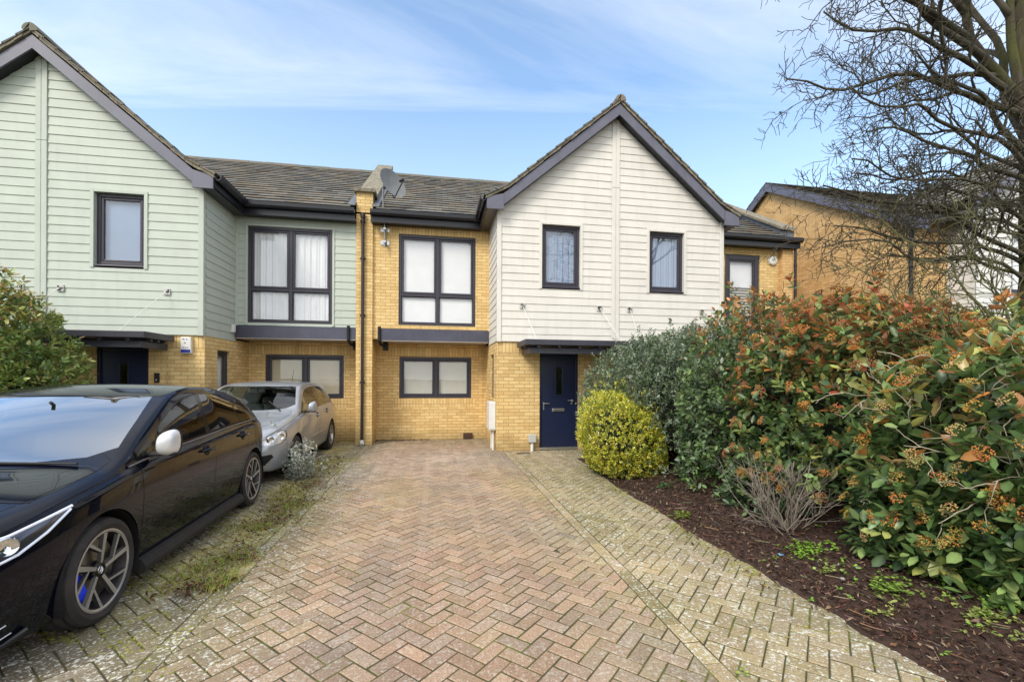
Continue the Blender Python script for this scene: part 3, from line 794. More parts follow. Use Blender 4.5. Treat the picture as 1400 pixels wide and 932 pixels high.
# its white gable
gx0, gxc, gy = 11.72, 14.0, 7.9
cl = MB()
def zoneE(z):
    e = min(gxc - gx0, max(0, (7.0 - z) / .62)); return (gxc - e, gxc + e)
clad(cl, 'y', gy, zoneE, 2.3, 7.0, .1625, -1, [(12.7, 13.5, 3.5, 4.9)])
cl.build('cladding', M_WHITE, he)
sc = MB(); clad(sc, 'x', gx0, lambda z: (gy, YEf + .0), 2.3, 5.4, .1625, -1); sc.build('side_cladding', M_CREAM, he)
bk = MB(); wall(bk, 'y', gy + .01, gx0, 2 * gxc - gx0, -.05, 5.4, [(12.7, 13.5, 3.5, 4.9)], -1, .1); wall(bk, 'x', gx0 + .01, gy + .01, YEf, -.05, 2.4, [], -1); bk.face([(gx0, gy + .01, 5.4), (2 * gxc - gx0, gy + .01, 5.4), (gxc, gy + .01, 6.95)]); bk.build('wall', M_WHITE, he)
window(he, 12.7, 13.5, 3.5, 4.9, gy + .03, 1, None, 'curtain', True, None)
an = math.atan(.62)
for s, nm in ((-1, 'roof'), (1, 'roof')):
    L = (gxc - gx0 + .3) / math.cos(an)
    tiles(he, nm, (gxc + s * (gxc - gx0 + .3), gy - .25, 7.1 - .62 * (gxc - gx0 + .3)), (0, 1, 0), (-s * math.cos(an), 0, math.sin(an)), 14, 9, gauge=L / 9, seed=60 + s)
    fb = MB(); e = gxc - gx0 + .28
    fb.prism([(gxc, 7.06), (gxc + s * e, 7.06 - .62 * e), (gxc + s * e, 6.82 - .62 * e), (gxc, 6.82)], 'y', gy - .22, gy - .19); fb.build('bargeboard', M_FASCIA, he, recalc=True)

# ---------------------------------------------------------------- things fixed to the houses
sd = thing('satellite_dish', 'grey satellite dish on a bent wall pole beside the party wall pier', 'satellite dish', (-1.12, Yu, 4.6))
pl = MB(); bx_, by_ = -1.14, Yu - .12
pl.tube([(bx_, by_, 4.55), (bx_, by_, 5.05), (bx_ - .02, by_ - .05, 5.25), (bx_ - .02, by_ - .12, 5.45), (bx_ - .02, by_ - .14, 5.92)], .019, 10)
pl.build('pole', plain('galvanised_pole', (.30, .30, .31), .4, metal=.6), sd, smooth=40)
for z in (4.68, 4.98):
    br = MB(); br.box(bx_ - .1, bx_ + .1, Yu - .02, Yu - .002, z - .05, z + .05, bev=.004); br.box(bx_ - .03, bx_ + .03, Yu - .14, Yu - .02, z - .02, z + .02, bev=.004); br.tube([(bx_ - .07, Yu - .03, z), (bx_ - .07, Yu - .04, z)], .012, 6)
    br.build('wall_bracket', M_STEEL, sd)
ds = MB(); base = len(ds.v)
axis = Vector((.62, -.70, .34)).normalized(); ctr = Vector((-.98, by_ - .22, 5.90))
e1 = axis.cross(Vector((0, 0, 1))).normalized(); e2 = e1.cross(axis).normalized()
rings = 8; seg = 28
for j in range(rings + 1):
    r = .335 * j / rings
    for i in range(seg):
        t = 2 * math.pi * i / seg
        ds.v.append(tuple(ctr + e1 * (r * math.cos(t)) + e2 * (r * 1.08 * math.sin(t)) + axis * (.75 * r * r)))
for j in range(rings):
    for i in range(seg):
        i2 = (i + 1) % seg; ds.f.append((base + j * seg + i, base + (j + 1) * seg + i, base + (j + 1) * seg + i2, base + j * seg + i2)); ds.m.append(0); ds.c.append(None)
ds.build('reflector', plain('grey_dish', (.16, .165, .17), .5, var=.15, scale=6), sd, smooth=True)
arm = MB(); a0 = ctr - e2 * .33 + axis * .05; a1 = ctr - e2 * .16 + axis * .42
arm.tube([ctr - axis * .05, ctr - e2 * .34 - axis * .02, a0, a1], .012, 8); arm.tube([a1 + (ctr - a1) * .02, a1 + (ctr - a1) * .28], .03, 10)
arm.tube([Vector((bx_ - .02, by_ - .14, 5.85)), ctr - axis * .03], .03, 8); arm.build('receiver_arm', M_DARK, sd, smooth=40)
cb = MB(); cb.tube([(bx_ + .02, by_ - .05, 5.5), (bx_ + .04, by_ - .03, 5.15), (bx_ + .05, by_ + .05, 4.9), (bx_ + .03, Yu - .01, 4.6)], .006, 5); cb.build('cable', M_BLACK, sd)

al = thing('alarm_box', 'white rectangular alarm box with blue lower band on the green house', 'alarm box', (-4.6, Yg, 2.0))
a = MB(); a.box(-4.70, -4.52, Yg - .05, Yg + .028, 1.99, 2.30, bev=.012); a.build('case', M_PVC, al)
a = MB(); a.box(-4.69, -4.53, Yg - .054, Yg - .0505, 2.005, 2.065); a.build('band', plain('royal_blue', (.02, .03, .25), .4), al)
a = MB(); 
for (x, z, w) in ((-4.66, 2.25, .03), (-4.60, 2.25, .02), (-4.635, 2.18, .03), (-4.66, 2.09, .025), (-4.62, 2.09, .025), (-4.58, 2.09, .02)): a.box(x, x + w, Yg - .054, Yg - .0505, z, z + .018)
a.build('marking', plain('grey_print', (.12, .11, .2), .5), al)
al = thing('alarm_box', 'round white alarm siren high on the brick beside the right hand window', 'alarm box', (9.03, Yu, 4.6))
a = MB(); a.lathe([(-.07, .001), (-.075, .08), (-.06, .12), (-.03, .135), (-.001, .135)], (9.03, Yu, 4.78), 'y', 8); a.build('case', M_PVC, al, smooth=30)
a = MB()
for i in range(3):
    for j in range(2): a.box(8.98 + i * .035, 9.005 + i * .035, Yu - .082, Yu - .0755, 4.77 + j * .03, 4.785 + j * .03)
a.build('grille', plain('grey_grille', (.3, .3, .3), .5), al)
# ------------------------------------------------------------------ ground
def fbm(x, y, s=1.0, o=4):
    return noise.fractal(Vector((x * s, y * s, 1.7)), 1.0, 2.0, o)

def clip_poly(poly, rect):
    x0, x1, y0, y1 = rect
    for ax, lim, sg in ((0, x0, 1), (0, x1, -1), (1, y0, 1), (1, y1, -1)):
        out = []
        for i in range(len(poly)):
            a, b = poly[i - 1], poly[i]
            ia, ib = sg * (a[ax] - lim) >= 0, sg * (b[ax] - lim) >= 0
            if ia != ib:
                t = (lim - a[ax]) / (b[ax] - a[ax]); out.append((a[0] + (b[0] - a[0]) * t, a[1] + (b[1] - a[1]) * t))
            if ib: out.append(b)
        poly = out
        if len(poly) < 3: return []
    return poly

def sag(x, y): return .009 * fbm(x + 2, y, .55, 3)
def paver(mb, poly, colr, z=0.0, gap=.0045, bev=.006, rnd=random):
    """one block: top face, chamfer and edge, inset by the joint"""
    n = len(poly)
    cx = sum(p[0] for p in poly) / n; cy = sum(p[1] for p in poly) / n
    area = abs(sum(poly[i - 1][0] * poly[i][1] - poly[i][0] * poly[i - 1][1] for i in range(n))) / 2
    if area < .0012: return
    def inset(d):
        out = []
        for i in range(n):
            p0, p1, p2 = Vector(poly[i - 1]), Vector(poly[i]), Vector(poly[(i + 1) % n])
            e1, e2 = (p1 - p0), (p2 - p1)
            if e1.length < 1e-5 or e2.length < 1e-5: return None
            n1 = Vector((-e1.y, e1.x)).normalized(); n2 = Vector((-e2.y, e2.x)).normalized()
            m = n1 + n2; k = m.dot(n1)
            if k < .3: k = .3
            out.append(p1 + m * (d / k))
        return out
    a = sum(poly[i - 1][0] * poly[i][1] - poly[i][0] * poly[i - 1][1] for i in range(n))
    if a < 0: poly = poly[::-1]
    o, t = inset(gap), inset(gap + bev)
    if not o or not t: return
    tx, ty, dz = rnd.uniform(-.012, .012), rnd.uniform(-.012, .012), rnd.uniform(-.0022, .0022)
    z = z + sag(cx, cy)
    def zz(p): return z + dz + tx * (p.x - cx) + ty * (p.y - cy)
    vs = [(p.x, p.y, zz(p)) for p in t] + [(p.x, p.y, zz(p) - .0038) for p in o] + [(p.x, p.y, z - .03) for p in o]
    mb.mesh(vs, [tuple(range(n))] + [(i + n, (i + 1) % n + n, (i + 1) % n, i) for i in range(n)] + [(i + 2 * n, (i + 1) % n + 2 * n, (i + 1) % n + n, i + n) for i in range(n)], 0, colr)

def herring(mb, rect, colour, ox=0.0, oy=0.0, rnd=random):
    x0, x1, y0, y1 = rect; W = .1; c45 = math.sqrt(.5)
    R_ = int(max(x1 - x0, y1 - y0) / W * 1.6) + 12
    cx, cy = (x0 + x1) / 2 + ox, (y0 + y1) / 2 + oy
    for i in range(-R_, R_):
        for j in range(-R_, R_):
            k = (i - j) % 4
            if k == 0: q = [(i, j), (i + 2, j), (i + 2, j + 1), (i, j + 1)]
            elif k == 3: q = [(i, j), (i + 1, j), (i + 1, j + 2), (i, j + 2)]
            else: continue
            mx, my = (q[0][0] + q[2][0]) / 2 * W, (q[0][1] + q[2][1]) / 2 * W
            wx, wy = cx + (mx - my) * c45, cy + (mx + my) * c45
            if wx < x0 - .15 or wx > x1 + .15 or wy < y0 - .15 or wy > y1 + .15: continue
            p = [(cx + (a - b) * W * c45, cy + (a + b) * W * c45) for a, b in q]
            p = clip_poly(p, rect)
            if len(p) >= 3: paver(mb, p, colour((wx, wy), k), rnd=rnd)

rp = random.Random(5)
PINK, TAN, GREY, OLIVE, BROWN = (.42, .262, .178), (.42, .295, .185), (.35, .285, .23), (.40, .32, .165), (.27, .215, .16)
def lerp(a, b, t): return tuple(x + (y - x) * t for x, y in zip(a, b))
def col_drive(p, k):
    x, y = p
    c = lerp(lerp(PINK, TAN, .5 + .75 * fbm(x + 7, y, .5) + rp.uniform(-.28, .28)), GREY, max(0, rp.random() - .5) * .9)
    c = lerp(c, OLIVE, .9 * max(0, 1 - (1.46 - x) / .75) * rp.random())
    m = fbm(x, y, .55)
    edge = max(0, 1 - abs(x + 1.45) / .55) * .9 + max(0, (y - 9.4) / 2.0) * .75 + .22 * max(0, m)
    c = lerp(c, (.24, .20, .125), min(.85, edge * rp.uniform(.6, 1.2)))
    pale = math.exp(-((x - .15) ** 2 + (y - 8.7) ** 2) / 1.3) * .5
    c = lerp(c, (.50, .41, .36), pale)
    g_ = fbm(x + 4, y * .6, .8)
    c = lerp(c, (.25, .215, .185), min(.7, max(0, g_ * .9)))
    c = lerp(c, (.40, .30, .14), min(.6, max(0, -g_) * .9) * math.exp(-((y - 6.8) / 2.2) ** 2))
    b = rp.uniform(.74, 1.06)
    lich = .35 + .7 * max(0, 1 - (x + 1.5) / .9)
    return (*[v * b for v in c], min(1, lich))
def col_path(p, k):
    x, y = p
    c = lerp(OLIVE, TAN, rp.random() * .7)
    m = fbm(x + 9, y, .7)
    c = lerp(c, GREY, .45 * rp.random() * max(0, min(1, (4.5 - y) / 2.5)) + .5 * max(0, min(1, (x - 1.9) / .8)))
    c = lerp(c, (.22, .19, .085), min(.75, max(0, .26 + m * .6 + max(0, (x - 2.3)) * .9)))
    b = rp.uniform(.84, 1.12); return (*[v * b for v in c], .85)
def col_left(p, k):
    x, y = p
    c = lerp(GREY, BROWN, rp.random()); c = tuple(v * .74 for v in c)
    c = lerp(c, (.185, .165, .07), min(.85, max(0, .25 + fbm(x, y + 20, .8) * .6)))
    dark_band = max(0, 1 - abs(x + 2.6) / .7) if y > 2 else 0  # darker blocks in a band along where the cars stand
    c = lerp(c, (.085, .06, .042), .6 * dark_band)
    strip = math.exp(-((x + 1.78 + .035 * (y - 3.3)) / .34) ** 2) * min(1, max(0, y - 2.9)) * (.55 + .9 * fbm(x * 1.5, y, 1.6))
    c = lerp(c, (.47, .40, .13), min(.92, max(0, strip * 1.15)))
    b = rp.uniform(.8, 1.12); return (*[v * b for v in c], .95)
M_PAVE = attr_mat('block_paving', .85, fine=45, famt=.35, bmp=.35, lichen=True, spec=.25)
XB0, XB1, XPATH = 1.455, 1.565, 2.66
dv = MB(); herring(dv, (-1.452, XB0, -2.4, Yw - .01), col_drive, rnd=rp)
def course(mb, x0, x1, y0, y1, fn, along=.2, gap=.003):
    y = y0 + rp.uniform(0, .1)
    while y < y1:
        paver(mb, [(x0, y), (x1, y), (x1, min(y1, y + along)), (x0, min(y1, y + along))], fn((x0, y), 0), gap=gap, rnd=rp); y += along
course(dv, -1.555, -1.452, -2.4, Yu - .1, col_left, gap=.002)
dv.build('driveway', M_PAVE)['kind'] = 'structure'
def col_border(p, k):
    c = lerp(lerp(TAN, OLIVE, .2 + .7 * rp.random()), (.24, .20, .09), max(0, .25 + .7 * fbm(p[0], p[1], 1.3))); b = rp.uniform(.72, 1.04); return (*[v * b for v in c], .9)
pa = MB(); course(pa, XB0 + .001, XB1 - .001, -2.4, Yg, col_border)
herring(pa, (XB1, XPATH, -2.4, Yg + .02), col_path, rnd=rp); herring(pa, (XPATH + .001, 3.5, 7.6, Yg + .02), col_path, rnd=rp)
pa.build('path', M_PAVE)['kind'] = 'structure'
nd = MB(); herring(nd, (-4.0, -1.557, -2.4, Yu - .1), col_left, .03, .02, rnd=rp)
herring(nd, (-7.4, -4.0, 1.2, Yg - .02), col_left, .06, .01, rnd=rp)
herring(nd, (-4.32, -1.77, Yu - .1, Yw - .01), col_left, rnd=rp)
nd.build('neighbour_driveway', M_PAVE)['kind'] = 'structure'

# bedding sand and moss seen in the joints
m, nt, b, out = new_mat('mossy_joint_sand')
n1 = noise_n(nt, 2.2, 5, .65); n2 = noise_n(nt, 120, 3)
c = ramp(nt, n1, [(.35, (.060, .043, .026)), (.53, (.075, .072, .02)), (.66, (.15, .16, .03))])
c = mixc(nt, c, ramp(nt, n2, [(.3, .5), (.7, 1.3)]), .7, 'MULTIPLY'); nt.links.new(c, b.inputs['Base Color']); b.inputs['Roughness'].default_value = 1
bump(nt, b, n2, .5, .004); M_JOINT = m
js = MB()
nx, ny = 110, 140
X0, X1, Y0, Y1 = -10.0, 4.2, -2.5, Yw + .2
for j in range(ny + 1):
    for i in range(nx + 1):
        x, y = X0 + (X1 - X0) * i / nx, Y0 + (Y1 - Y0) * j / ny
        js.v.append((x, y, -.0045 + sag(x, y) + .0022 * fbm(x, y, 6, 3)))
for j in range(ny):
    for i in range(nx):
        a = j * (nx + 1) + i; js.f.append((a, a + 1, a + nx + 2, a + nx + 1)); js.m.append(0); js.c.append(None)
js.build('paving_bed', M_JOINT, smooth=True)['kind'] = 'structure'

# everything beyond: one sheet to the horizon, and the road behind the viewer
m, nt, b, out = new_mat('rough_grass_ground')
c = ramp(nt, noise_n(nt, .7, 6, .7), [(.3, (.045, .06, .02)), (.6, (.085, .085, .035)), (.8, (.11, .09, .05))]); nt.links.new(c, b.inputs['Base Color']); b.inputs['Roughness'].default_value = 1
bump(nt, b, noise_n(nt, 30, 4), .6, .02); M_GRASSG = m
g = MB(); g.face([(-400, -400, -.06), (400, -400, -.06), (400, 400, -.06), (-400, 400, -.06)]); g.build('ground', M_GRASSG)['kind'] = 'structure'
rd = MB(); rd.face([(-200, -9.5, -.05), (200, -9.5, -.05), (200, -3.6, -.05), (-200, -3.6, -.05)]); rd.build('road', plain('asphalt', (.055, .054, .053), .9, var=.3, scale=3, bmp=.4, bscale=120))['kind'] = 'structure'
kb = MB(); kb.box(-200, 200, -3.6, -3.45, -.06, .03, bev=.01); kb.build('kerb', plain('kerb_concrete', (.3, .29, .27), .9, var=.2))['kind'] = 'structure'
pv = MB(); pv.face([(-200, -3.45, -.03), (200, -3.45, -.03), (200, -2.3, -.03), (-200, -2.3, -.03)]); pv.build('pavement', plain('pavement_tarmac', (.10, .098, .095), .9, var=.25, scale=4, bmp=.4, bscale=120))['kind'] = 'structure'

# planting bed: dark bark mulch, mounded
m, nt, b, out = new_mat('damp_bark_soil')
c = ramp(nt, noise_n(nt, 14, 6, .75), [(.3, (.018, .010, .007)), (.55, (.055, .026, .016)), (.75, (.095, .05, .03))]); nt.links.new(c, b.inputs['Base Color']); b.inputs['Roughness'].default_value = .9
bump(nt, b, noise_n(nt, 55, 4, .7), .9, .012); M_SOIL = m
def bed_edge(y): return XPATH + .06 * fbm(3.1, y, 1.2) + .03 * fbm(8, y, 5) + (.16 if y > 6.1 else 0) * min(1, max(0, (y - 6.1)))
def bed_z(x, y):
    d = max(0, x - bed_edge(y))
    return min(.10, .006 + d * .16) + .025 * fbm(x, y, 2.2) * min(1, d * 3) + .014 * fbm(x, y, 9) * min(1, d * 4) + .06 * min(1, max(0, d - .5))
bd = MB(); nx, ny = 110, 230; Y0, Y1 = -1.5, 8.3
for j in range(ny + 1):
    y = Y0 + (Y1 - Y0) * j / ny; e = bed_edge(y)
    for i in range(nx + 1):
        x = e - .06 + (8.5 - e) * (i / nx) ** 1.6
        bd.v.append((x, y, bed_z(x, y) if i > 0 else -.02))
for j in range(ny):
    for i in range(nx):
        a = j * (nx + 1) + i; bd.f.append((a, a + 1, a + nx + 2, a + nx + 1)); bd.m.append(0); bd.c.append(None)
bd.build('planting_bed', M_SOIL, smooth=True)['kind'] = 'structure'

M_CHIP = attr_mat('bark_chip', .85, fine=120, famt=.5, bmp=.3)
def shards(name, label, cat, pts, size, cols, mat, flat=.35, seed=3, zoff=.006):
    """thin irregular flakes lying about: chips of bark or dead leaves"""
    rr = random.Random(seed); mb = MB()
    for (x, y, z) in pts:
        L = size * rr.uniform(.4, 1.5); w = L * rr.uniform(.18, .55); a = rr.uniform(0, 6.3); tl = rr.gauss(0, flat); t2 = rr.gauss(0, flat)
        M = Matrix.Translation((x, y, z + zoff + rr.uniform(0, .012))) @ Matrix.Rotation(a, 4, 'Z') @ Matrix.Rotation(tl, 4, 'X') @ Matrix.Rotation(t2, 4, 'Y')
        c = rr.choice(cols); k = rr.uniform(.6, 1.3); c = (*[v * k for v in c], 1)
        p = [Vector((-L / 2, -w * rr.uniform(.1, .5), 0)), Vector((rr.uniform(-.1, .2) * L, -w * .5, .004)), Vector((L / 2, rr.uniform(-.3, .3) * w, 0)), Vector((rr.uniform(-.2, .2) * L, w * .5, .005 * rr.random()))]
        mb.face([M @ q for q in p], 0, c)
    o = mb.build(name, mat); props(o, label, cat, kind='stuff'); return o
rr = random.Random(9); pts = []
for i in range(15000):
    y = rr.uniform(.8, 7.6); e = bed_edge(y); x = e + abs(rr.gauss(0, 1)) * .9 - .03 - (.10 * rr.random() if rr.random() < .03 else 0)
    pts.append((x, y, max(0, bed_z(x, y))))
shards('bark_mulch', 'dark red brown bark mulch covering the bed under the hedge', 'mulch', pts, .034, [(.055, .022, .014), (.085, .035, .022), (.03, .015, .01), (.13, .075, .045), (.24, .17, .11), (.07, .04, .025), (.03, .016, .011), (.04, .02, .013)], M_CHIP, flat=.5)
pts = []
for i in range(800):
    y = rr.uniform(3.5, 9.2); x = -1.75 + rr.gauss(0, .16) - .012 * (y - 3)
    pts.append((x, y, .004))
for (cx_, cy_, n_, s_) in ((-1.68, 3.62, 170, .10), (-1.62, 4.15, 120, .09), (-1.66, 5.1, 120, .12), (-1.62, 5.9, 120, .14), (-1.75, 6.7, 160, .2)):
    for i in range(n_): pts.append((cx_ + rr.gauss(0, s_), cy_ + rr.gauss(0, s_), .006 + .02 * rr.random()))
for i in range(260):
    pts.append((rr.uniform(-1.4, -.1), Yw - .06 - abs(rr.gauss(0, .09)), .004))
for i in range(150):
    y = rr.uniform(1.6, 7); pts.append((bed_edge(y) - abs(rr.gauss(0, .12)), y, .004))
shards('dead_leaves', 'brown dead leaves scattered over the weedy strip and against the wall', 'leaf litter', pts, .042, [(.10, .045, .025), (.16, .08, .04), (.20, .13, .07), (.07, .035, .025), (.24, .19, .11)], M_CHIP, flat=.6, seed=8)

# weedy grass strip between the drives
M_BLADE = attr_mat('grass_blade', .7, fine=30, famt=.25, bmp=0, transl=.3)
gb = MB(); rr = random.Random(4)
tufts = []
for i in range(430):
    y = 3.5 + 4.4 * rr.random() ** .9; x = -1.74 + rr.gauss(0, .15) - .03 * (y - 3.3)
    tufts.append((x, y, rr.uniform(.016, .04), 11, rr.random()))
for (x, y, n, s, h) in ((-1.60, 3.66, 46, .07, .085), (-1.66, 4.15, 26, .09, .07), (-1.74, 5.0, 20, .10, .06), (-1.70, 5.8, 26, .09, .07), (-1.95, 6.5, 24, .2, .06), (-1.78, 3.95, 26, .11, .06)):
    for i in range(n): tufts.append((x + rr.gauss(0, s), y + rr.gauss(0, s), h * rr.uniform(.7, 1.2), 16, rr.uniform(.5, 1)))
for (x, y, h, n, t) in tufts:
    for k in range(n):
        a = rr.uniform(0, 6.28); bx_, by_ = x + rr.gauss(0, .03), y + rr.gauss(0, .03); L = h * rr.uniform(.45, 1.15); ln = rr.uniform(.3, 1.3)
        dx, dy = math.cos(a), math.sin(a); w = .0022
        p = [(bx_, by_, 0), (bx_ + dx * L * .35 * ln, by_ + dy * L * .35 * ln, L * .55), (bx_ + dx * L * ln, by_ + dy * L * ln, L * (.95 - .45 * ln))]
        g_ = rr.random()
        c = lerp((.30, .42, .06), (.60, .56, .18), g_ * (1.3 - t)) if rr.random() < .62 + .3 * t - .25 else lerp((.50, .40, .20), (.26, .16, .07), rr.random())
        c = (*[v * rr.uniform(.75, 1.2) for v in c], 1)
        nx_, ny_ = -dy * w, dx * w
        gb.face([(p[0][0] - nx_, p[0][1] - ny_, p[0][2]), (p[0][0] + nx_, p[0][1] + ny_, p[0][2]), (p[1][0] + nx_, p[1][1] + ny_, p[1][2]), (p[1][0] - nx_, p[1][1] - ny_, p[1][2])], 0, c)
        gb.face([(p[1][0] - nx_, p[1][1] - ny_, p[1][2]), (p[1][0] + nx_, p[1][1] + ny_, p[1][2]), p[2]], 0, c)
# dry fallen twigs and stalks on the mulch
st_ = MB(); rr = random.Random(66)
for i in range(260):
    y = rr.uniform(1.2, 6.6); x = bed_edge(y) + abs(rr.gauss(0, .55)) - .02; a = rr.uniform(0, 3.14); L = rr.uniform(.03, .16); z = max(0, bed_z(x, y)) + .012
    k = rr.uniform(-.3, .3); p0 = Vector((x, y, z)); d1 = Vector((math.cos(a), math.sin(a), rr.uniform(-.1, .15))); d2 = Vector((math.cos(a + k), math.sin(a + k), rr.uniform(-.1, .1)))
    st_.tube([p0, p0 + d1 * L * .5, p0 + d1 * L * .5 + d2 * L * .5], rr.uniform(.0012, .003), 4, 0, (*[v * rr.uniform(.5, 1.2) for v in (.30, .22, .15)], 1))
o = st_.build('dry_stalks', M_CHIP); props(o, 'pale dry twigs and stalks lying over the bark mulch', 'twigs', kind='stuff')
o = gb.build('grass', M_BLADE); props(o, 'straggly grass and weeds growing between the two drives', 'grass', kind='stuff')
# moss cushions in the joints of the left drive
ms = MB(); rr = random.Random(12)
for i in range(15000):
    if rr.random() < .84:
        y = rr.uniform(1.6, 9.0); x = -1.95 + rr.gauss(0, .34)
    else:
        y = rr.uniform(1.5, 7.5); x = XPATH - abs(rr.gauss(0, .14))
    if fbm(x, y, 2.0) < -.05: continue
    r = rr.uniform(.003, .012); n = 6
    c = lerp((.17, .19, .03), (.36, .32, .08), rr.random()); c = (*c, 1)
    top = (x, y, r * .35); ring = [(x + r * math.cos(6.283 * k / n) * rr.uniform(.7, 1.4), y + r * math.sin(6.283 * k / n) * rr.uniform(.7, 1.4), -.001) for k in range(n)]
    for k in range(n): ms.face([ring[k], ring[(k + 1) % n], top], 0, c)
o = ms.build('moss', attr_mat('moss_cushion', 1.0, fine=160, famt=.6, bmp=.6)); props(o, 'yellow green moss in the joints of the paving', 'moss', kind='stuff')

# drain grate by the corner of the house
dg = thing('drain_grate', 'small dark rectangular drain grate in the paving by the house corner', 'drain', (1.83, 9.08, 0))
d = MB(); d.box(1.70, 1.97, 9.01, 9.15, -.02, .006, bev=.003); d.build('frame', M_DARK, dg)
d = MB()
for i in range(9): d.box(1.715 + i * .027, 1.728 + i * .027, 9.02, 9.14, .0065, .011)
d.build('bars', M_STEEL, dg)
# ------------------------------------------------------------------ cars (X across, Y from nose to tail, Z up)
def pchip(pts):
    xs = [p[0] for p in pts]; ys = [p[1] for p in pts]; n = len(xs)
    h = [xs[i + 1] - xs[i] for i in range(n - 1)]; d = [(ys[i + 1] - ys[i]) / h[i] for i in range(n - 1)]
    m = [0.0] * n; m[0] = d[0]; m[-1] = d[-1]
    for i in range(1, n - 1):
        if d[i - 1] * d[i] > 0:
            w1, w2 = 2 * h[i] + h[i - 1], h[i] + 2 * h[i - 1]; m[i] = (w1 + w2) / (w1 / d[i - 1] + w2 / d[i])
    def f(x):
        if x <= xs[0]: return ys[0]
        if x >= xs[-1]: return ys[-1]
        i = 0
        while x > xs[i + 1]: i += 1
        t = (x - xs[i]) / h[i]
        return (ys[i] * (2 * t ** 3 - 3 * t * t + 1) + m[i] * h[i] * (t ** 3 - 2 * t * t + t) + ys[i + 1] * (-2 * t ** 3 + 3 * t * t) + m[i + 1] * h[i] * (t ** 3 - t * t))
    return f

def paint(name, c, metal=0.0, rough=.25, flake=0.0):
    m, nt, b, out = new_mat(name)
    g = N(nt, 'NewGeometry')
    colr = mixc(nt, c, [v * .9 for v in c], noise_n(nt, 5, 3))
    dust = ramp(nt, noise_n(nt, 9, 5, .7), [(.45, 0.0), (.9, 1.0)])
    colr = mixc(nt, colr, (.16, .16, .16), math_n(nt, 'MULTIPLY', dust, .018 if metal < .1 else .05))
    mx = mixc(nt, colr, (.012, .012, .012), g.outputs['Backfacing'])
    nt.links.new(mx, b.inputs['Base Color']); b.inputs['Metallic'].default_value = metal; b.inputs['Roughness'].default_value = rough
    b.inputs['Coat Weight'].default_value = .68 if metal < .1 else .8; b.inputs['Coat Roughness'].default_value = .02; b.inputs['Coat IOR'].default_value = 1.38
    if metal < .1: b.inputs['Coat Tint'].default_value = (.60, .74, 1.0, 1)
    if metal < .1: b.inputs['Specular IOR Level'].default_value = .1
    return m
M_CBLACK = paint('black_car_paint', (.0025, .0025, .007), 0, .18)
M_CSILVER = paint('silver_car_paint', (.42, .45, .50), .45, .32)
M_TRIM = plain('gloss_black_trim', (.008, .008, .009), .12, var=.1)
M_GTRIM = plain('grey_window_trim', (.16, .16, .17), .3, metal=.4)
M_RUB = plain('matt_black_rubber', (.016, .015, .015), .75, var=.3, scale=12, bmp=.2, bscale=80)
M_TYRE = plain('dusty_tyre', (.030, .026, .025), .85, var=.35, scale=9, bmp=.25, bscale=70)
M_RIMF = plain('machined_alloy', (.42, .41, .41), .35, metal=.55, var=.12)
M_RIMD = plain('dark_alloy', (.045, .040, .042), .4, metal=.4, var=.2)
M_RIMS = plain('silver_alloy', (.42, .41, .41), .35, metal=.7, var=.15)
M_BLUE = plain('blue_caliper', (.015, .05, .85), .35)
M_DISC = plain('brake_steel', (.25, .24, .23), .35, metal=.9, var=.2)
M_SILV = plain('satin_silver', (.70, .70, .71), .3, metal=.35, var=.04, coat=.6)
M_CHROME = plain('chrome', (.75, .75, .76), .08, metal=1.0, var=.02)
M_SEAT = plain('dark_seat_fabric', (.022, .022, .024), .85, var=.2, bmp=.2, bscale=150)
M_SEATG = plain('grey_seat_fabric', (.12, .12, .115), .85, var=.2)
M_LAMP = plain('lamp_housing', (.10, .10, .12), .18, metal=.7, coat=1)
M_WS = glass_mat('windscreen', tint=(.50, .56, .58), boost=3.2, base=.22)
M_WS2 = glass_mat('clear_windscreen', tint=(.62, .70, .68), boost=1.3, base=.03)
M_SG = glass_mat('side_glass', tint=(.72, .80, .77), boost=1.2, base=.02)
M_SGD = glass_mat('privacy_glass', tint=(.10, .10, .105), boost=1.5, base=.03)
M_LENS = glass_mat('lamp_lens', tint=(.9, .92, .95), boost=2.0, base=.04)
m, nt, b, out = new_mat('running_light'); b.inputs['Base Color'].default_value = (.8, .85, 1, 1); b.inputs['Emission Color'].default_value = (.75, .85, 1, 1); b.inputs['Emission Strength'].default_value = .05; M_DRL = m
m, nt, b, out = new_mat('tail_lamp_red'); b.inputs['Base Color'].default_value = (.25, .005, .005, 1); b.inputs['Roughness'].default_value = .1; b.inputs['Coat Weight'].default_value = 1; M_RED = m

def inpoly(p, poly):
    x, y = p; r = False; n = len(poly)
    for i in range(n):
        (x0, y0), (x1, y1) = poly[i - 1], poly[i]
        if (y0 > y) != (y1 > y) and x < (x1 - x0) * (y - y0) / (y1 - y0) + x0: r = not r
    return r

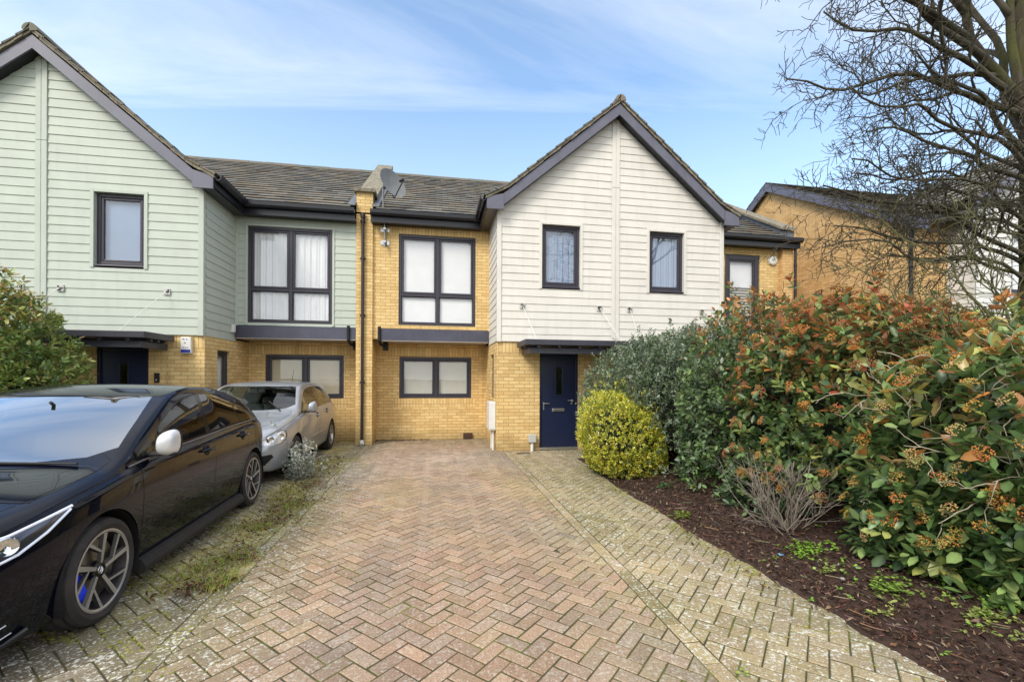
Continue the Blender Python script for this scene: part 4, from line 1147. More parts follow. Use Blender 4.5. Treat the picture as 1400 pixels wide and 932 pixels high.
def carve(bm, poly, uv, third, cond):
    """cut the outline into the shell and return the faces inside it. uv: co->(u,v); third: extrusion axis vector; cond: face filter"""
    for i in range(len(poly)):
        a, b = poly[i - 1], poly[i]
        u0, u1 = min(a[0], b[0]) - .004, max(a[0], b[0]) + .004; v0, v1 = min(a[1], b[1]) - .004, max(a[1], b[1]) + .004
        fs = []
        for f in bm.faces:
            if not cond(f): continue
            q = [uv(v.co) for v in f.verts]
            if max(t[0] for t in q) < u0 or min(t[0] for t in q) > u1 or max(t[1] for t in q) < v0 or min(t[1] for t in q) > v1: continue
            fs.append(f)
        if not fs: continue
        es = {e for f in fs for e in f.edges}; vs = {v for f in fs for v in f.verts}
        P = lambda p: Vector((0, p[0], p[1])) if third.x else (Vector((p[0], p[1], 0)) if third.z else Vector((p[0], 0, p[1])))
        A, B = P(a), P(b); no = (B - A).cross(third)
        if no.length < 1e-9: continue
        bmesh.ops.bisect_plane(bm, geom=list(fs) + list(es) + list(vs), dist=1e-6, plane_co=A, plane_no=no.normalized())
    return [f for f in bm.faces if cond(f) and inpoly(uv(f.calc_center_median()), poly)]

def take(bm, faces, name, mat, parent, off=0.0, solid=0.0, keep=False, normals=None):
    """lift faces out of the shell as a mesh of their own"""
    me = bpy.data.meshes.new(name); idx = {}; vs = []; fs = []
    for f in faces:
        q = []
        for v in f.verts:
            if v not in idx: idx[v] = len(vs); vs.append(tuple(v.co + v.normal * off))
            q.append(idx[v])
        fs.append(q)
    me.from_pydata(vs, [], fs); me.materials.append(mat); me.polygons.foreach_set('use_smooth', [True] * len(fs)); me.update()
    o = link_mesh(name, me, parent)
    if not keep: bmesh.ops.delete(bm, geom=list(faces), context='FACES')
    return o

def make_wheel(car, x, y, r, w, side, style, caliper=None):
    """side=+1: outer face towards +X"""
    e = bpy.data.objects.new('wheel', None); e.empty_display_size = .05; col.objects.link(e); e.parent = car; ORG[e.name] = Vector((0, 0, 0)); e.location = (x, y, r)
    s = side; rr_ = style['rim']
    t = MB(); prof = [(-w / 2 * .9, rr_ - .005), (-w / 2, rr_ + .02), (-w / 2 * 1.0, r - .045), (-w / 2 * .86, r - .012), (-w / 2 * .55, r), (w / 2 * .55, r), (w / 2 * .86, r - .012), (w / 2, r - .04), (w / 2 * 1.02, rr_ + .035), (w / 2 * .93, rr_ + .008), (w / 2 * .86, rr_ - .006)]
    t.lathe([(h * s, q) for h, q in prof], (0, 0, 0), 'x', 56)
    for g in (-.25, .05, .3): t.lathe([(s * w * (g - .022), r + .0008), (s * w * (g + .022), r + .0008)], (0, 0, 0), 'x', 56, 1)
    t.build('tyre', [M_TYRE, M_BLACK], e, smooth=35)
    m = MB(); o = w / 2 * s
    m.lathe([(o * .86, rr_ - .004), (o * .93, rr_ + .004), (o * .95, rr_ - .006), (o * .90, rr_ - .016)], (0, 0, 0), 'x', 56, 0)
    m.lathe([(o * .90, rr_ - .016), (o * .4, rr_ - .035), (-o * .8, rr_ - .03)], (0, 0, 0), 'x', 56, 1)
    def spoke(a0, r0, a1, r1, w0, w1, x0, x1, th=.03):
        p0, p1 = Vector((0, r0 * math.cos(a0), r0 * math.sin(a0))), Vector((0, r1 * math.cos(a1), r1 * math.sin(a1)))
        d = (p1 - p0).normalized(); n = Vector((0, -d.z, d.y)); X = Vector((s, 0, 0))
        q = [p0 + n * w0 + X * x0, p0 - n * w0 + X * x0, p1 - n * w1 + X * x1, p1 + n * w1 + X * x1]
        k = [p0 + n * w0 * 1.7 + X * (x0 - th), p0 - n * w0 * 1.7 + X * (x0 - th), p1 - n * w1 * 1.7 + X * (x1 - th), p1 + n * w1 * 1.7 + X * (x1 - th)]
        m.face(q[::-1] if s > 0 else q, 0)
        for i in range(4):
            j = (i + 1) % 4; m.face([q[i], q[j], k[j], k[i]][::1 if s > 0 else -1], 1)
    of = w / 2
    if style['kind'] == 'fork':
        for k in range(5):
            a = 2 * math.pi * k / 5 + style.get('rot', 0)
            spoke(a - .10, .045, a - .02, rr_ - .012, .011, .016, of * .76, of * .90, .018)
            spoke(a - .03, .11, a + .62, rr_ - .012, .006, .011, of * .79, of * .90, .018)
            pass
    else:
        for k in range(5):
            a = 2 * math.pi * k / 5 + .3
            spoke(a, .04, a, rr_ - .012, .030, .022, of * .6, of * .84)
    m.build('rim', [M_RIMF if style['kind'] == 'fork' else M_RIMS, M_RIMD if style['kind'] == 'fork' else M_RIMS], e, smooth=35)
    h = MB(); h.lathe([(of * .5 * s, .062), (of * .68 * s, .058), (of * .70 * s, .034), (of * .74 * s, .030), (of * .74 * s, .001)], (0, 0, 0), 'x', 24); ho = h.build('hub_cap', M_TRIM, e, smooth=35)
    b = MB(); xx = of * .74 * s + .0015 * s
    for (p, q) in (((-.011, .016), (-.002, .002)), ((.002, .002), (.011, .016)), ((-.016, .008), (-.008, -.014)), ((-.008, -.014), (0, .000)), ((0, 0), (.008, -.014)), ((.008, -.014), (.016, .008))):
        b.tube([(xx, p[0], p[1]), (xx, q[0], q[1])], .0016, 5)
    b.lathe([(xx - .001 * s, .021), (xx + .001 * s, .0225), (xx - .001 * s, .024)], (0, 0, 0), 'x', 20); b.build('emblem', M_CHROME, e)
    d = MB(); d.lathe([(of * .40 * s, .06), (of * .40 * s, rr_ - .055), (of * .22 * s, rr_ - .055), (of * .22 * s, .06)], (0, 0, 0), 'x', 40)
    d.lathe([(of * .1 * s, .07), (of * .42 * s, .068), (of * .46 * s, .05)], (0, 0, 0), 'x', 20); d.build('brake_disc', M_DISC, e, smooth=35)
    bp = MB(); bp.lathe([(-of * .55 * s, rr_ - .04), (-of * .55 * s, .01)], (0, 0, 0), 'x', 32); bp.build('back_plate', M_BLACK, e)
    if caliper:
        c = MB()
        a0, a1 = caliper; 
        r0, r1 = rr_ - .125, rr_ - .036; n = 10
        ring = []
        for k in range(n + 1):
            a = a0 + (a1 - a0) * k / n
            f = 1 - .25 * abs(2 * k / n - 1) ** 4
            ring.append([(of * .20 * s, r0 * math.cos(a), r0 * math.sin(a)), (of * .68 * s * f, (r0 + .012) * math.cos(a), (r0 + .012) * math.sin(a)), (of * .68 * s * f, (r1 - .012) * math.cos(a), (r1 - .012) * math.sin(a)), (of * .36 * s, r1 * math.cos(a), r1 * math.sin(a)), (-of * .1 * s, r1 * math.cos(a), r1 * math.sin(a))])
        for k in range(n):
            for j in range(4): c.face([ring[k][j], ring[k][j + 1], ring[k + 1][j + 1], ring[k + 1][j]])
        c.face(ring[0]); c.face(ring[-1]); c.build('brake_caliper', M_BLUE, e, smooth=35)
    return e

def make_car(name, label, loc, rz, S):
    car = thing(name, label, 'car', loc, rz, None, local=True)
    L, PM, W = S['L'], S['paint'], S['W']
    fW, fB, fT, fS = pchip(S['plan']), pchip(S['bottom']), pchip(S['top']), pchip(S['belt'])
    tum0 = S.get('tumble', .36)
    def ctrl(y):
        w, zb, zt, zs = fW(y), fB(y), fT(y), fS(y)
        crown = S['crown'](y)
        zs = min(zs, zt - crown - .012)
        zc = max(zt - crown, zs + .01)
        tum = tum0 + max(0, y - 2.7) * S.get('tum_rear', .16)
        wc = (w - .055) - (zc - zs) * tum
        h = zs - zb
        p = [(0, zb), (w - .20, zb), (w - .07, zb + .02), (w - .035, zb + .10), (w - .012, zb + .36 * h), (w, zb + .66 * h), (w - .004, zb + .80 * h), (w - .022, zs - .035), (w - .055, zs),
             ((w - .055 + wc) / 2 + .012 * min(1, (zc - zs) / .2), (zs + zc) / 2), (wc, zc), (wc - .075, zc + crown * .55), (wc * .5, zt - crown * .12), (0, zt)]
        return p
    SUB = [3, 3, 2, 3, 4, 3, 3, 2, 5, 5, 3, 5, 5]
    def ring(y):
        p = ctrl(y); out = []
        for i in range(len(p) - 1):
            p0, p1, p2 = p[max(i - 1, 0)], p[i], p[i + 1]; p3 = p[i + 2] if i + 2 < len(p) else (-p[i][0], p[i][1])
            for k in range(SUB[i]):
                t = k / SUB[i]
                if i in (0, 7): q = (p1[0] + (p2[0] - p1[0]) * t, p1[1] + (p2[1] - p1[1]) * t)
                else:
                    q = tuple(.5 * (2 * p1[c] + (p2[c] - p0[c]) * t + (2 * p0[c] - 5 * p1[c] + 4 * p2[c] - p3[c]) * t * t + (3 * p1[c] - p0[c] - 3 * p2[c] + p3[c]) * t ** 3) * 1.0 for c in (0, 1))
                out.append((max(0, q[0]), q[1]))
        out.append(p[-1]); return out
    ys = [0, .012, .03, .055, .085, .12] + [.16 + .045 * i for i in range(int((L - .30) / .045))] + [L - .12, L - .085, L - .05, L - .025, L - .01, L]
    ys = sorted({round(y, 4) for y in ys if 0 <= y <= L})
    bm = bmesh.new(); rows = []
    for y in ys:
        rg = ring(y); m_ = len(rg)
        rt = [bm.verts.new((q[0], y, q[1])) for q in rg]
        lf = [rt[0]] + [bm.verts.new((-q[0], y, q[1])) for q in rg[1:-1]] + [rt[-1]]
        rows.append((rt, lf))
    for a, b in zip(rows[:-1], rows[1:]):
        for k in range(m_ - 1):
            for s, (u, v) in ((1, (a[0], b[0])), (-1, (a[1], b[1]))):
                q = [u[k], v[k], v[k + 1], u[k + 1]]
                bm.faces.new(q if s > 0 else q[::-1])
    for r_, fl in ((rows[0], False), (rows[-1], True)):
        for k in range(m_ - 1):
            q = [r_[0][k], r_[0][k + 1], r_[1][k + 1], r_[1][k]]
            q = [v for i, v in enumerate(q) if v not in q[:i]]
            if len(q) >= 3:
                try: bm.faces.new(q[::-1] if fl else q)
                except ValueError: pass
    bmesh.ops.recalc_face_normals(bm, faces=bm.faces)
    bm.normal_update()
    side = lambda s: (lambda f: f.calc_center_median().x * s > .30 and abs(f.normal.z) < .93)
    yz = lambda co: (co.y, co.z); xy = lambda co: (co.x, co.y); xz = lambda co: (co.x, co.z)
    VX, VZ, VY = Vector((1, 0, 0)), Vector((0, 0, 1)), Vector((0, 1, 0))
    # wheel openings
    for s in (1, -1):
        for ay in S['axles']:
            ra = S['arch']; c = [(ay + ra * math.cos(2 * math.pi * k / 40), S['r'] + .01 + ra * math.sin(2 * math.pi * k / 40)) for k in range(40)]
            fs = carve(bm, c, yz, VX, lambda f: f.calc_center_median().x * s > S['W'] - .33)
            bmesh.ops.delete(bm, geom=fs, context='FACES')
    # side glass area: black surround first, then the panes out of it
    zcant = lambda y: fT(y) - S['crown'](y)
    belt = lambda y: fS(y) + S.get('sill', .022)
    y0, y1 = S['dlo']
    top = []
    n = 22
    for k in range(n + 1):
        y = y0 + (y1 - y0) * k / n
        z = zcant(y - .05) - S.get('rail', .042)
        if y > S['cpil'][0]: z = min(z, S['cpil'][1] - (y - S['cpil'][0]) * S['cpil'][2])
        top.append((y, max(z, belt(y) + .002)))
    bot = [(y0 + (y1 - y0) * k / 10, belt(y0 + (y1 - y0) * k / 10)) for k in range(11)]
    dlo = bot + top[::-1]
    def panel(ya, yb, lean_a, lean_b, m=.016):
        """pane between two slanted pillars, inset m from the surround"""
        out = []
        pts_t = [p for p in top]
        def topz(y):
            for (a, za), (b, zb_) in zip(pts_t[:-1], pts_t[1:]):
                if a <= y <= b: return za + (zb_ - za) * (y - a) / (b - a)
            return pts_t[-1][1] if y > pts_t[-1][0] else pts_t[0][1]
        K = 10
        for k in range(K + 1):
            y = ya + (yb - ya) * k / K; out.append((y, belt(y) + m))
        up = []
        for k in range(K + 1):
            ka, kb = ya + lean_a, yb + lean_b
            y = ka + (kb - ka) * k / K; up.append((y, max(topz(y) - m, belt(y) + m + .004)))
        return out + up[::-1]
    for s in (1, -1):
        fs = carve(bm, dlo, yz, VX, side(s))
        tr = bmesh.new(); me = bpy.data.meshes.new('t'); 
        o = take(bm, fs, 'window_surround', M_TRIM, car, off=0.0)
        tb = bmesh.new(); tb.from_mesh(o.data); tb.normal_update()
        for (nm, ya, yb, la, lb, mat) in S['panes']:
            pf = carve(tb, panel(ya, yb, la, lb), yz, VX, lambda f: True)
            take(tb, pf, nm, mat, car)
        bpy.data.meshes.remove(me); tr.free()
        tb.to_mesh(o.data); tb.free(); o.data.polygons.foreach_set('use_smooth', [True] * len(o.data.polygons))
    # windscreen and rear screen
    topf = lambda f: f.normal.z > .18
    fs = carve(bm, S['screen'], xy, VZ, topf); take(bm, fs, 'windscreen', S.get('ws', M_WS), car, keep=False)
    rear = lambda f: f.normal.z > .05 and f.calc_center_median().y > L - .75
    fs = carve(bm, S['rear_screen'], xy, VZ, rear); take(bm, fs, 'rear_window', M_SGD, car)
    for (nm, poly, mat, proj, cnd, off) in S['patches']:
        for s in (1, -1):
            pp = [(p[0] * s, p[1]) for p in poly] if proj in ('xz', 'xy') else poly
            u, th = {'yz': (yz, VX), 'xz': (xz, VY), 'xy': (xy, VZ)}[proj]
            fs = carve(bm, pp, u, th, (lambda f, s=s, cnd=cnd: cnd(f, s)))
            if fs: take(bm, fs, nm, mat, car, off=off)
    # shut lines: hairline strips of shadow
    for (nm, strip, proj, cnd) in S['lines']:
        for s in ((1, -1) if proj != 'none' else (1,)):
            mat_fs = []
            for a, b in zip(strip[:-1], strip[1:]):
                d = Vector((b[0] - a[0], b[1] - a[1])).normalized(); nn = Vector((-d.y, d.x)) * .0032
                q = [(a[0] - nn.x, a[1] - nn.y), (b[0] - nn.x, b[1] - nn.y), (b[0] + nn.x, b[1] + nn.y), (a[0] + nn.x, a[1] + nn.y)]
                if proj in ('xy', 'xz'): q = [(p[0] * s, p[1]) for p in q]
                u, th = {'yz': (yz, VX), 'xz': (xz, VY), 'xy': (xy, VZ)}[proj]
                mat_fs += carve(bm, q, u, th, (lambda f, s=s: cnd(f, s)))
            mat_fs = list({f for f in mat_fs if f.is_valid})
            if mat_fs: take(bm, mat_fs, nm, M_BLACK, car, off=-.002)
    me = bpy.data.meshes.new('body'); bm.to_mesh(me); bm.free(); me.materials.append(PM)
    me.polygons.foreach_set('use_smooth', [True] * len(me.polygons)); me.set_sharp_from_angle(angle=R(50)); me.update()
    body_o = link_mesh('body', me, car)
    # arch liners and floor
    for s in (1, -1):
        for ay in S['axles']:
            al = MB(); xo = fW(ay) - .012
            al.lathe([(s * xo, S['arch'] - .004), (s * (xo - .30), S['arch'] + .01), (s * (xo - .30), .02)], (0, ay, S['r'] + .01), 'x', 24, a0=-.42, a1=math.pi + .42)
            al.build('arch_liner', M_BLACK, car)
    # interior
    it = MB()
    seats = MB()
    for sx in (-.37, .37):
        y = S['seat']
        it.box(sx - .25, sx + .25, y - .02, y + .50, .30, .52, bev=.07)
        M = Matrix.Translation((sx, y + .50, .48)) @ Matrix.Rotation(R(-18), 4, 'X')
        it.box(-.24, .24, -.07, .07, 0, .60, bev=.06, M=M); it.box(-.13, .13, -.04, .05, .62, .82, bev=.045, M=M)
    y = S['seat'] + 1.0
    it.box(-.62, .62, y, y + .45, .32, .52, bev=.07)
    M = Matrix.Translation((0, y + .45, .5)) @ Matrix.Rotation(R(-20), 4, 'X'); it.box(-.62, .62, -.06, .06, 0, .52, bev=.05, M=M)
    for sx in (-.38, .38): it.box(sx - .12, sx + .12, -.035, .04, .53, .68, bev=.04, M=M)
    it.build('seats', S['seatmat'], car, smooth=50)
    da = MB(); yd = S['dash']
    da.prism([(yd, .70), (yd - .02, .90), (yd + .25, .96), (yd + .52, .90), (yd + .55, .70)], 'x', -.70, .70)
    da.build('dashboard', M_RUB, car, recalc=True)
    sw = MB(); cx = .37; n = 24
    pts = [Vector((cx + .185 * math.cos(6.2832 * k / n), yd + .68 + .185 * math.sin(6.2832 * k / n) * math.sin(R(24)), .86 + .185 * math.sin(6.2832 * k / n) * math.cos(R(24)))) for k in range(n + 1)]
    sw.tube(pts, .016, 8, cap=False); sw.tube([pts[0], (cx, yd + .66, .86), pts[12]], .018, 6); sw.tube([(cx, yd + .67, .86), (cx, yd + .45, .80)], .03, 8); sw.build('steering_wheel', M_RUB, car, smooth=40)
    fl = MB(); fl.box(-.70, .70, .75, L - .45, .20, .26); fl.box(-.66, .66, .25, .8, .25, .6); fl.build('floor', M_BLACK, car)
    mr = MB(); mr.box(-.12, .12, S['mirror_in'][0], S['mirror_in'][0] + .035, S['mirror_in'][1] - .035, S['mirror_in'][1] + .035, bev=.015); mr.tube([(0, S['mirror_in'][0] + .02, S['mirror_in'][1] + .03), (0, S['mirror_in'][0] - .04, S['mirror_in'][1] + .075)], .012, 6); mr.build('inner_mirror', M_RUB, car, smooth=40)
    # door mirrors
    my, mz = S['mirror']
    for s in (1, -1):
        xo = fW(my) - .05
        m = MB()
        nu, nv = 14, 20; base = len(m.v)
        for i in range(nu + 1):
            a = math.pi * i / nu
            for j in range(nv):
                b = 2 * math.pi * j / nv
                sx, sz = math.copysign(abs(math.cos(b)) ** .75, math.cos(b)), math.copysign(abs(math.sin(b)) ** .75, math.sin(b))
                px = .066 * math.sin(a) ** .7 * sx; pz = .096 * math.sin(a) ** .7 * sz * (1 + .12 * sx)
                py = -.075 * math.cos(a) if math.cos(a) > 0 else .03
                m.v.append((s * (xo + .125 + px), my + py + .05 * (px / .12), mz + .012 + pz + .02 * px / .12))
        for i in range(nu):
            for j in range(nv):
                j2 = (j + 1) % nv
                m.f.append((base + i * nv + j, base + i * nv + j2, base + (i + 1) * nv + j2, base + (i + 1) * nv + j)); m.m.append(0 if (i < 7) else 1); m.c.append(None)
        mo = m.build('mirror', [S['mirror_mat'], M_RUB], car, smooth=45, recalc=True)
        g = MB(); g.box(*sorted((s * (xo - .02), s * (xo + .10))), my - .02, my + .045, mz - .085, mz - .055, bev=.012); g.box(*sorted((s * (xo + .0), s * (xo + .18))), my - .03, my + .03, mz - .082, mz - .060, bev=.01); g.build('mirror_arm', M_RUB, mo)
    for s in (1, -1):
        for (hy, hz) in S['handles']:
            h = MB(); xo = fW(hy) + .004
            h.tube([(s * (xo - .012), hy - .10, hz - .004), (s * (xo + .012), hy - .085, hz), (s * (xo + .018), hy, hz + .002), (s * (xo + .012), hy + .085, hz), (s * (xo - .012), hy + .10, hz - .004)], [.010, .015, .016, .015, .010], 8)
            h.build('door_handle', PM, car, smooth=50)
            c = MB(); c.lathe([(s * (xo - .020), .052), (s * (xo - .0065), .05), (s * (xo - .008), .001)], (0, hy - .01, hz - .006), 'x', 16); c.build('handle_recess', M_BLACK, car)
    if S.get('skirt'):
        for s in (1, -1):
            k = MB(); ya, yb = S['axles'][0] + S['arch'] + .015, S['axles'][1] - S['arch'] - .015; xo = S['W']
            k.prism([(s * (xo - .06), .145), (s * (xo + .012), .15), (s * (xo + .016), .185), (s * (xo - .01), .235), (s * (xo - .06), .245)], 'y', ya, yb); k.build('side_skirt', S['skirt'], car, recalc=True)
    for i, ay in enumerate(S['axles']):
        for s in (1, -1):
            cal = S['caliper'] if S['caliper'] and i == 0 else None
            make_wheel(car, s * (fW(ay) - S['ww'] / 2 - .008), ay, S['r'], S['ww'], s, S['wheel'], cal)
    return car, body_o, fW, fT, fS

sidec = lambda f, s: f.calc_center_median().x * s > .30 and abs(f.normal.z) < .93
frontc = lambda f, s: f.normal.y < -.05 and f.calc_center_median().y < .75 and f.calc_center_median().x * s > -.01
frontside = lambda f, s: f.calc_center_median().x * s > .25 and f.calc_center_median().y < .95
hoodc = lambda f, s: f.normal.z > .5 and f.calc_center_median().y < 1.3
rearc = lambda f, s: f.normal.y > .05 and f.calc_center_median().y > 3.6 and f.calc_center_median().x * s > -.01

def crown_fn(y):
    if y < .2: return .05
    if y < 1.0: return .055 + .01 * (y - .2)
    if y < 1.9: return .065
    if y < 3.8: return .065
    return .06
G8 = dict(L=4.29, W=.895, paint=M_CBLACK, r=.325, ww=.235, arch=.362, axles=(.87, 3.50), crown=crown_fn, tumble=.37, sill=.018,
    plan=[(0, .52), (.02, .60), (.06, .68), (.14, .765), (.28, .83), (.5, .872), (.87, .893), (1.5, .892), (2.6, .893), (3.5, .895), (3.85, .865), (4.08, .80), (4.2, .73), (4.29, .60)],
    bottom=[(0, .27), (.05, .20), (.2, .16), (.6, .15), (1.3, .165), (3.2, .17), (3.8, .2), (4.15, .26), (4.29, .34)],
    top=[(0, .62), (.03, .68), (.07, .72), (.14, .765), (.3, .825), (.6, .895), (.85, .938), (1.00, .962), (1.08, .99), (1.45, 1.172), (1.83, 1.345), (2.0, 1.412), (2.25, 1.462), (2.5, 1.482), (2.9, 1.468), (3.3, 1.405), (3.7, 1.30), (3.82, 1.25), (3.95, 1.13), (4.10, .99), (4.18, .945), (4.23, .92), (4.27, .84), (4.29, .70)],
    belt=[(0, .50), (.05, .59), (.14, .67), (.3, .748), (.6, .822), (.9, .865), (1.2, .91), (1.6, .942), (2.4, .980), (3.2, 1.012), (3.7, 1.02), (4.0, .975), (4.2, .87), (4.29, .62)],
    dlo=(1.17, 3.74), cpil=(3.16, 1.335, .74),
    panes=[('side_window', 1.50, 2.385, .16, .045, M_SG), ('quarter_window', 1.21, 1.47, .20, .15, M_SG), ('side_window', 2.465, 3.22, .05, -.02, M_SGD), ('quarter_window', 3.255, 3.66, -.01, -.24, M_SGD)],
    screen=[(-.73, 1.26), (-.61, 1.14), (-.3, 1.065), (0, 1.04), (.3, 1.065), (.61, 1.14), (.73, 1.26), (.66, 1.62), (.58, 1.97), (.3, 1.925), (0, 1.91), (-.3, 1.925), (-.58, 1.97), (-.66, 1.62)],
    rear_screen=[(-.46, 3.88), (.46, 3.88), (.56, 4.08), (-.56, 4.08)],
    patches=[('headlight', [(.085, .655), (.18, .598), (.30, .632), (.46, .70), (.635, .802), (.5, .785), (.3, .745), (.11, .705)], M_LAMP, 'yz', frontside, -.001),
             ('grille', [(0, .20), (.56, .22), (.62, .30), (.50, .42), (0, .42)], M_BLACK, 'xz', frontc, -.004),
             ('bumper_vent', [(.60, .25), (.70, .24), (.74, .40), (.68, .44), (.61, .34)], M_BLACK, 'xz', frontc, -.004),
             ('tail_light', [(.30, .78), (.66, .80), (.74, .92), (.62, .94), (.30, .90)], M_RED, 'xz', rearc, .002)],
    lines=[('shut_line', [(1.245, .235), (1.25, .50), (1.26, .75), (1.27, .885)], 'yz', sidec), ('shut_line', [(2.43, .235), (2.435, .6), (2.45, .93)], 'yz', sidec),
           ('shut_line', [(3.27, .97), (3.30, .83), (3.22, .68), (3.11, .46), (3.02, .235)], 'yz', sidec), ('shut_line', [(1.32, .235), (3.05, .235)], 'yz', sidec),
           ('bonnet_line', [(.60, .24), (.70, .5), (.755, .8), (.765, 1.12), (.70, 1.17)], 'xy', hoodc)],
    mirror=(1.43, 1.035), mirror_mat=M_SILV, mirror_in=(1.78, 1.27), handles=[(2.27, .868), (3.15, .90)], skirt=M_RUB, seat=1.85, dash=1.22, seatmat=M_SEAT,
    rail=.024, tum_rear=.27, wheel=dict(kind='fork', rim=.245, rot=.25), caliper=(R(168), R(236)))
CAR1 = (-2.90, 2.33, 0.0)
black, bb_, fW1, fT1, fS1 = make_car('hatchback_car', 'black hatchback with silver door mirror and blue brake calipers parked in front', CAR1, R(2.2), G8)
def bx_tube(name, pts, r, mat, parent, n=8):
    t = MB(); t.tube(pts, r, n); return t.build(name, mat, parent, smooth=50)
def surf(fW, fB, fT, fS, y, z):
    return fW(y)
def side_x(S, y, z):
    """outer half width of the lower body at (y,z)"""
    w, zb, zs = pchip(S['plan'])(y), pchip(S['bottom'])(y), min(pchip(S['belt'])(y), pchip(S['top'])(y) - S['crown'](y) - .012)
    h = zs - zb
    P = [(zb + .02, w - .07), (zb + .10, w - .035), (zb + .36 * h, w - .012), (zb + .66 * h, w), (zb + .80 * h, w - .004), (zs - .035, w - .022), (zs, w - .055)]
    if z >= zs:
        zc = pchip(S['top'])(y) - S['crown'](y); return (w - .055) - (z - zs) * 1.0
    for (z0, x0), (z1, x1) in zip(P[:-1], P[1:]):
        if z <= z1: return x0 + (x1 - x0) * max(0, (z - z0)) / (z1 - z0)
    return P[-1][1]
for s in (1, -1):
    lo = [(.10, .643), (.18, .609), (.30, .642), (.45, .706), (.605, .786)]
    up = [(.115, .700), (.30, .738), (.48, .776), (.625, .800)]
    for pts, r in ((lo, .007), (up, .008)):
        bx_tube('running_light', [(s * (side_x(G8, y, z) + .004), y, z) for (y, z) in pts], r, M_DRL, black)
    p = MB(); y, z = .27, .695; x = side_x(G8, y, z)
    p.lathe([(0, .001), (.012, .022), (.010, .036), (.016, .044), (.004, .048)], (0, 0, 0), 'x', 20)
    Mx = Matrix.Translation((s * (x - .002), y, z)) @ Matrix.Rotation(R(-38 * s), 4, 'Z') @ (Matrix.Scale(-1, 4, (1, 0, 0)) if s < 0 else Matrix.Identity(4))
    p.v = [tuple(Mx @ Vector(v)) for v in p.v]; p.build('projector_lens', M_CHROME, black, smooth=50)
    # slim fins and splitter at the bumper corner
    for k in range(4):
        y = .17 + .035 * k; z = .40 - .055 * k
        bx_tube('bumper_fin', [(s * (side_x(G8, y - .03, z) + .002), y - .03, z - .005), (s * (side_x(G8, y + .03, z + .012) + .003), y + .03, z + .012)], .0035, M_SILV, black, 5)
    bx_tube('front_splitter', [(0, -.012, .19)] + [(s * (fW1(y) - .055), y - .015, .175 + .02 * (y / .3)) for y in (.02, .06, .12, .2, .30)] + [(s * (fW1(.36) - .02), .36, .235)], .016, M_TRIM, black)
    bx_tube('belt_trim', [(s * (fW1(y) - .049), y, fS1(y) + .012) for y in [1.17 + .1 * k for k in range(26)]], .007, M_GTRIM, black)
sp = MB(); sp.prism([(3.72, 1.285), (3.68, 1.306), (3.86, 1.258), (3.91, 1.228), (3.86, 1.216)], 'x', -.44, .44); sp.build('roof_spoiler', M_TRIM, black, recalc=True)
for s in (1, -1):
    w = MB(); w.tube([(.62 * s, 1.04, .972), (.10 * s + .05, 1.06, .990)], .009, 6); w.build('wiper', M_RUB, black)

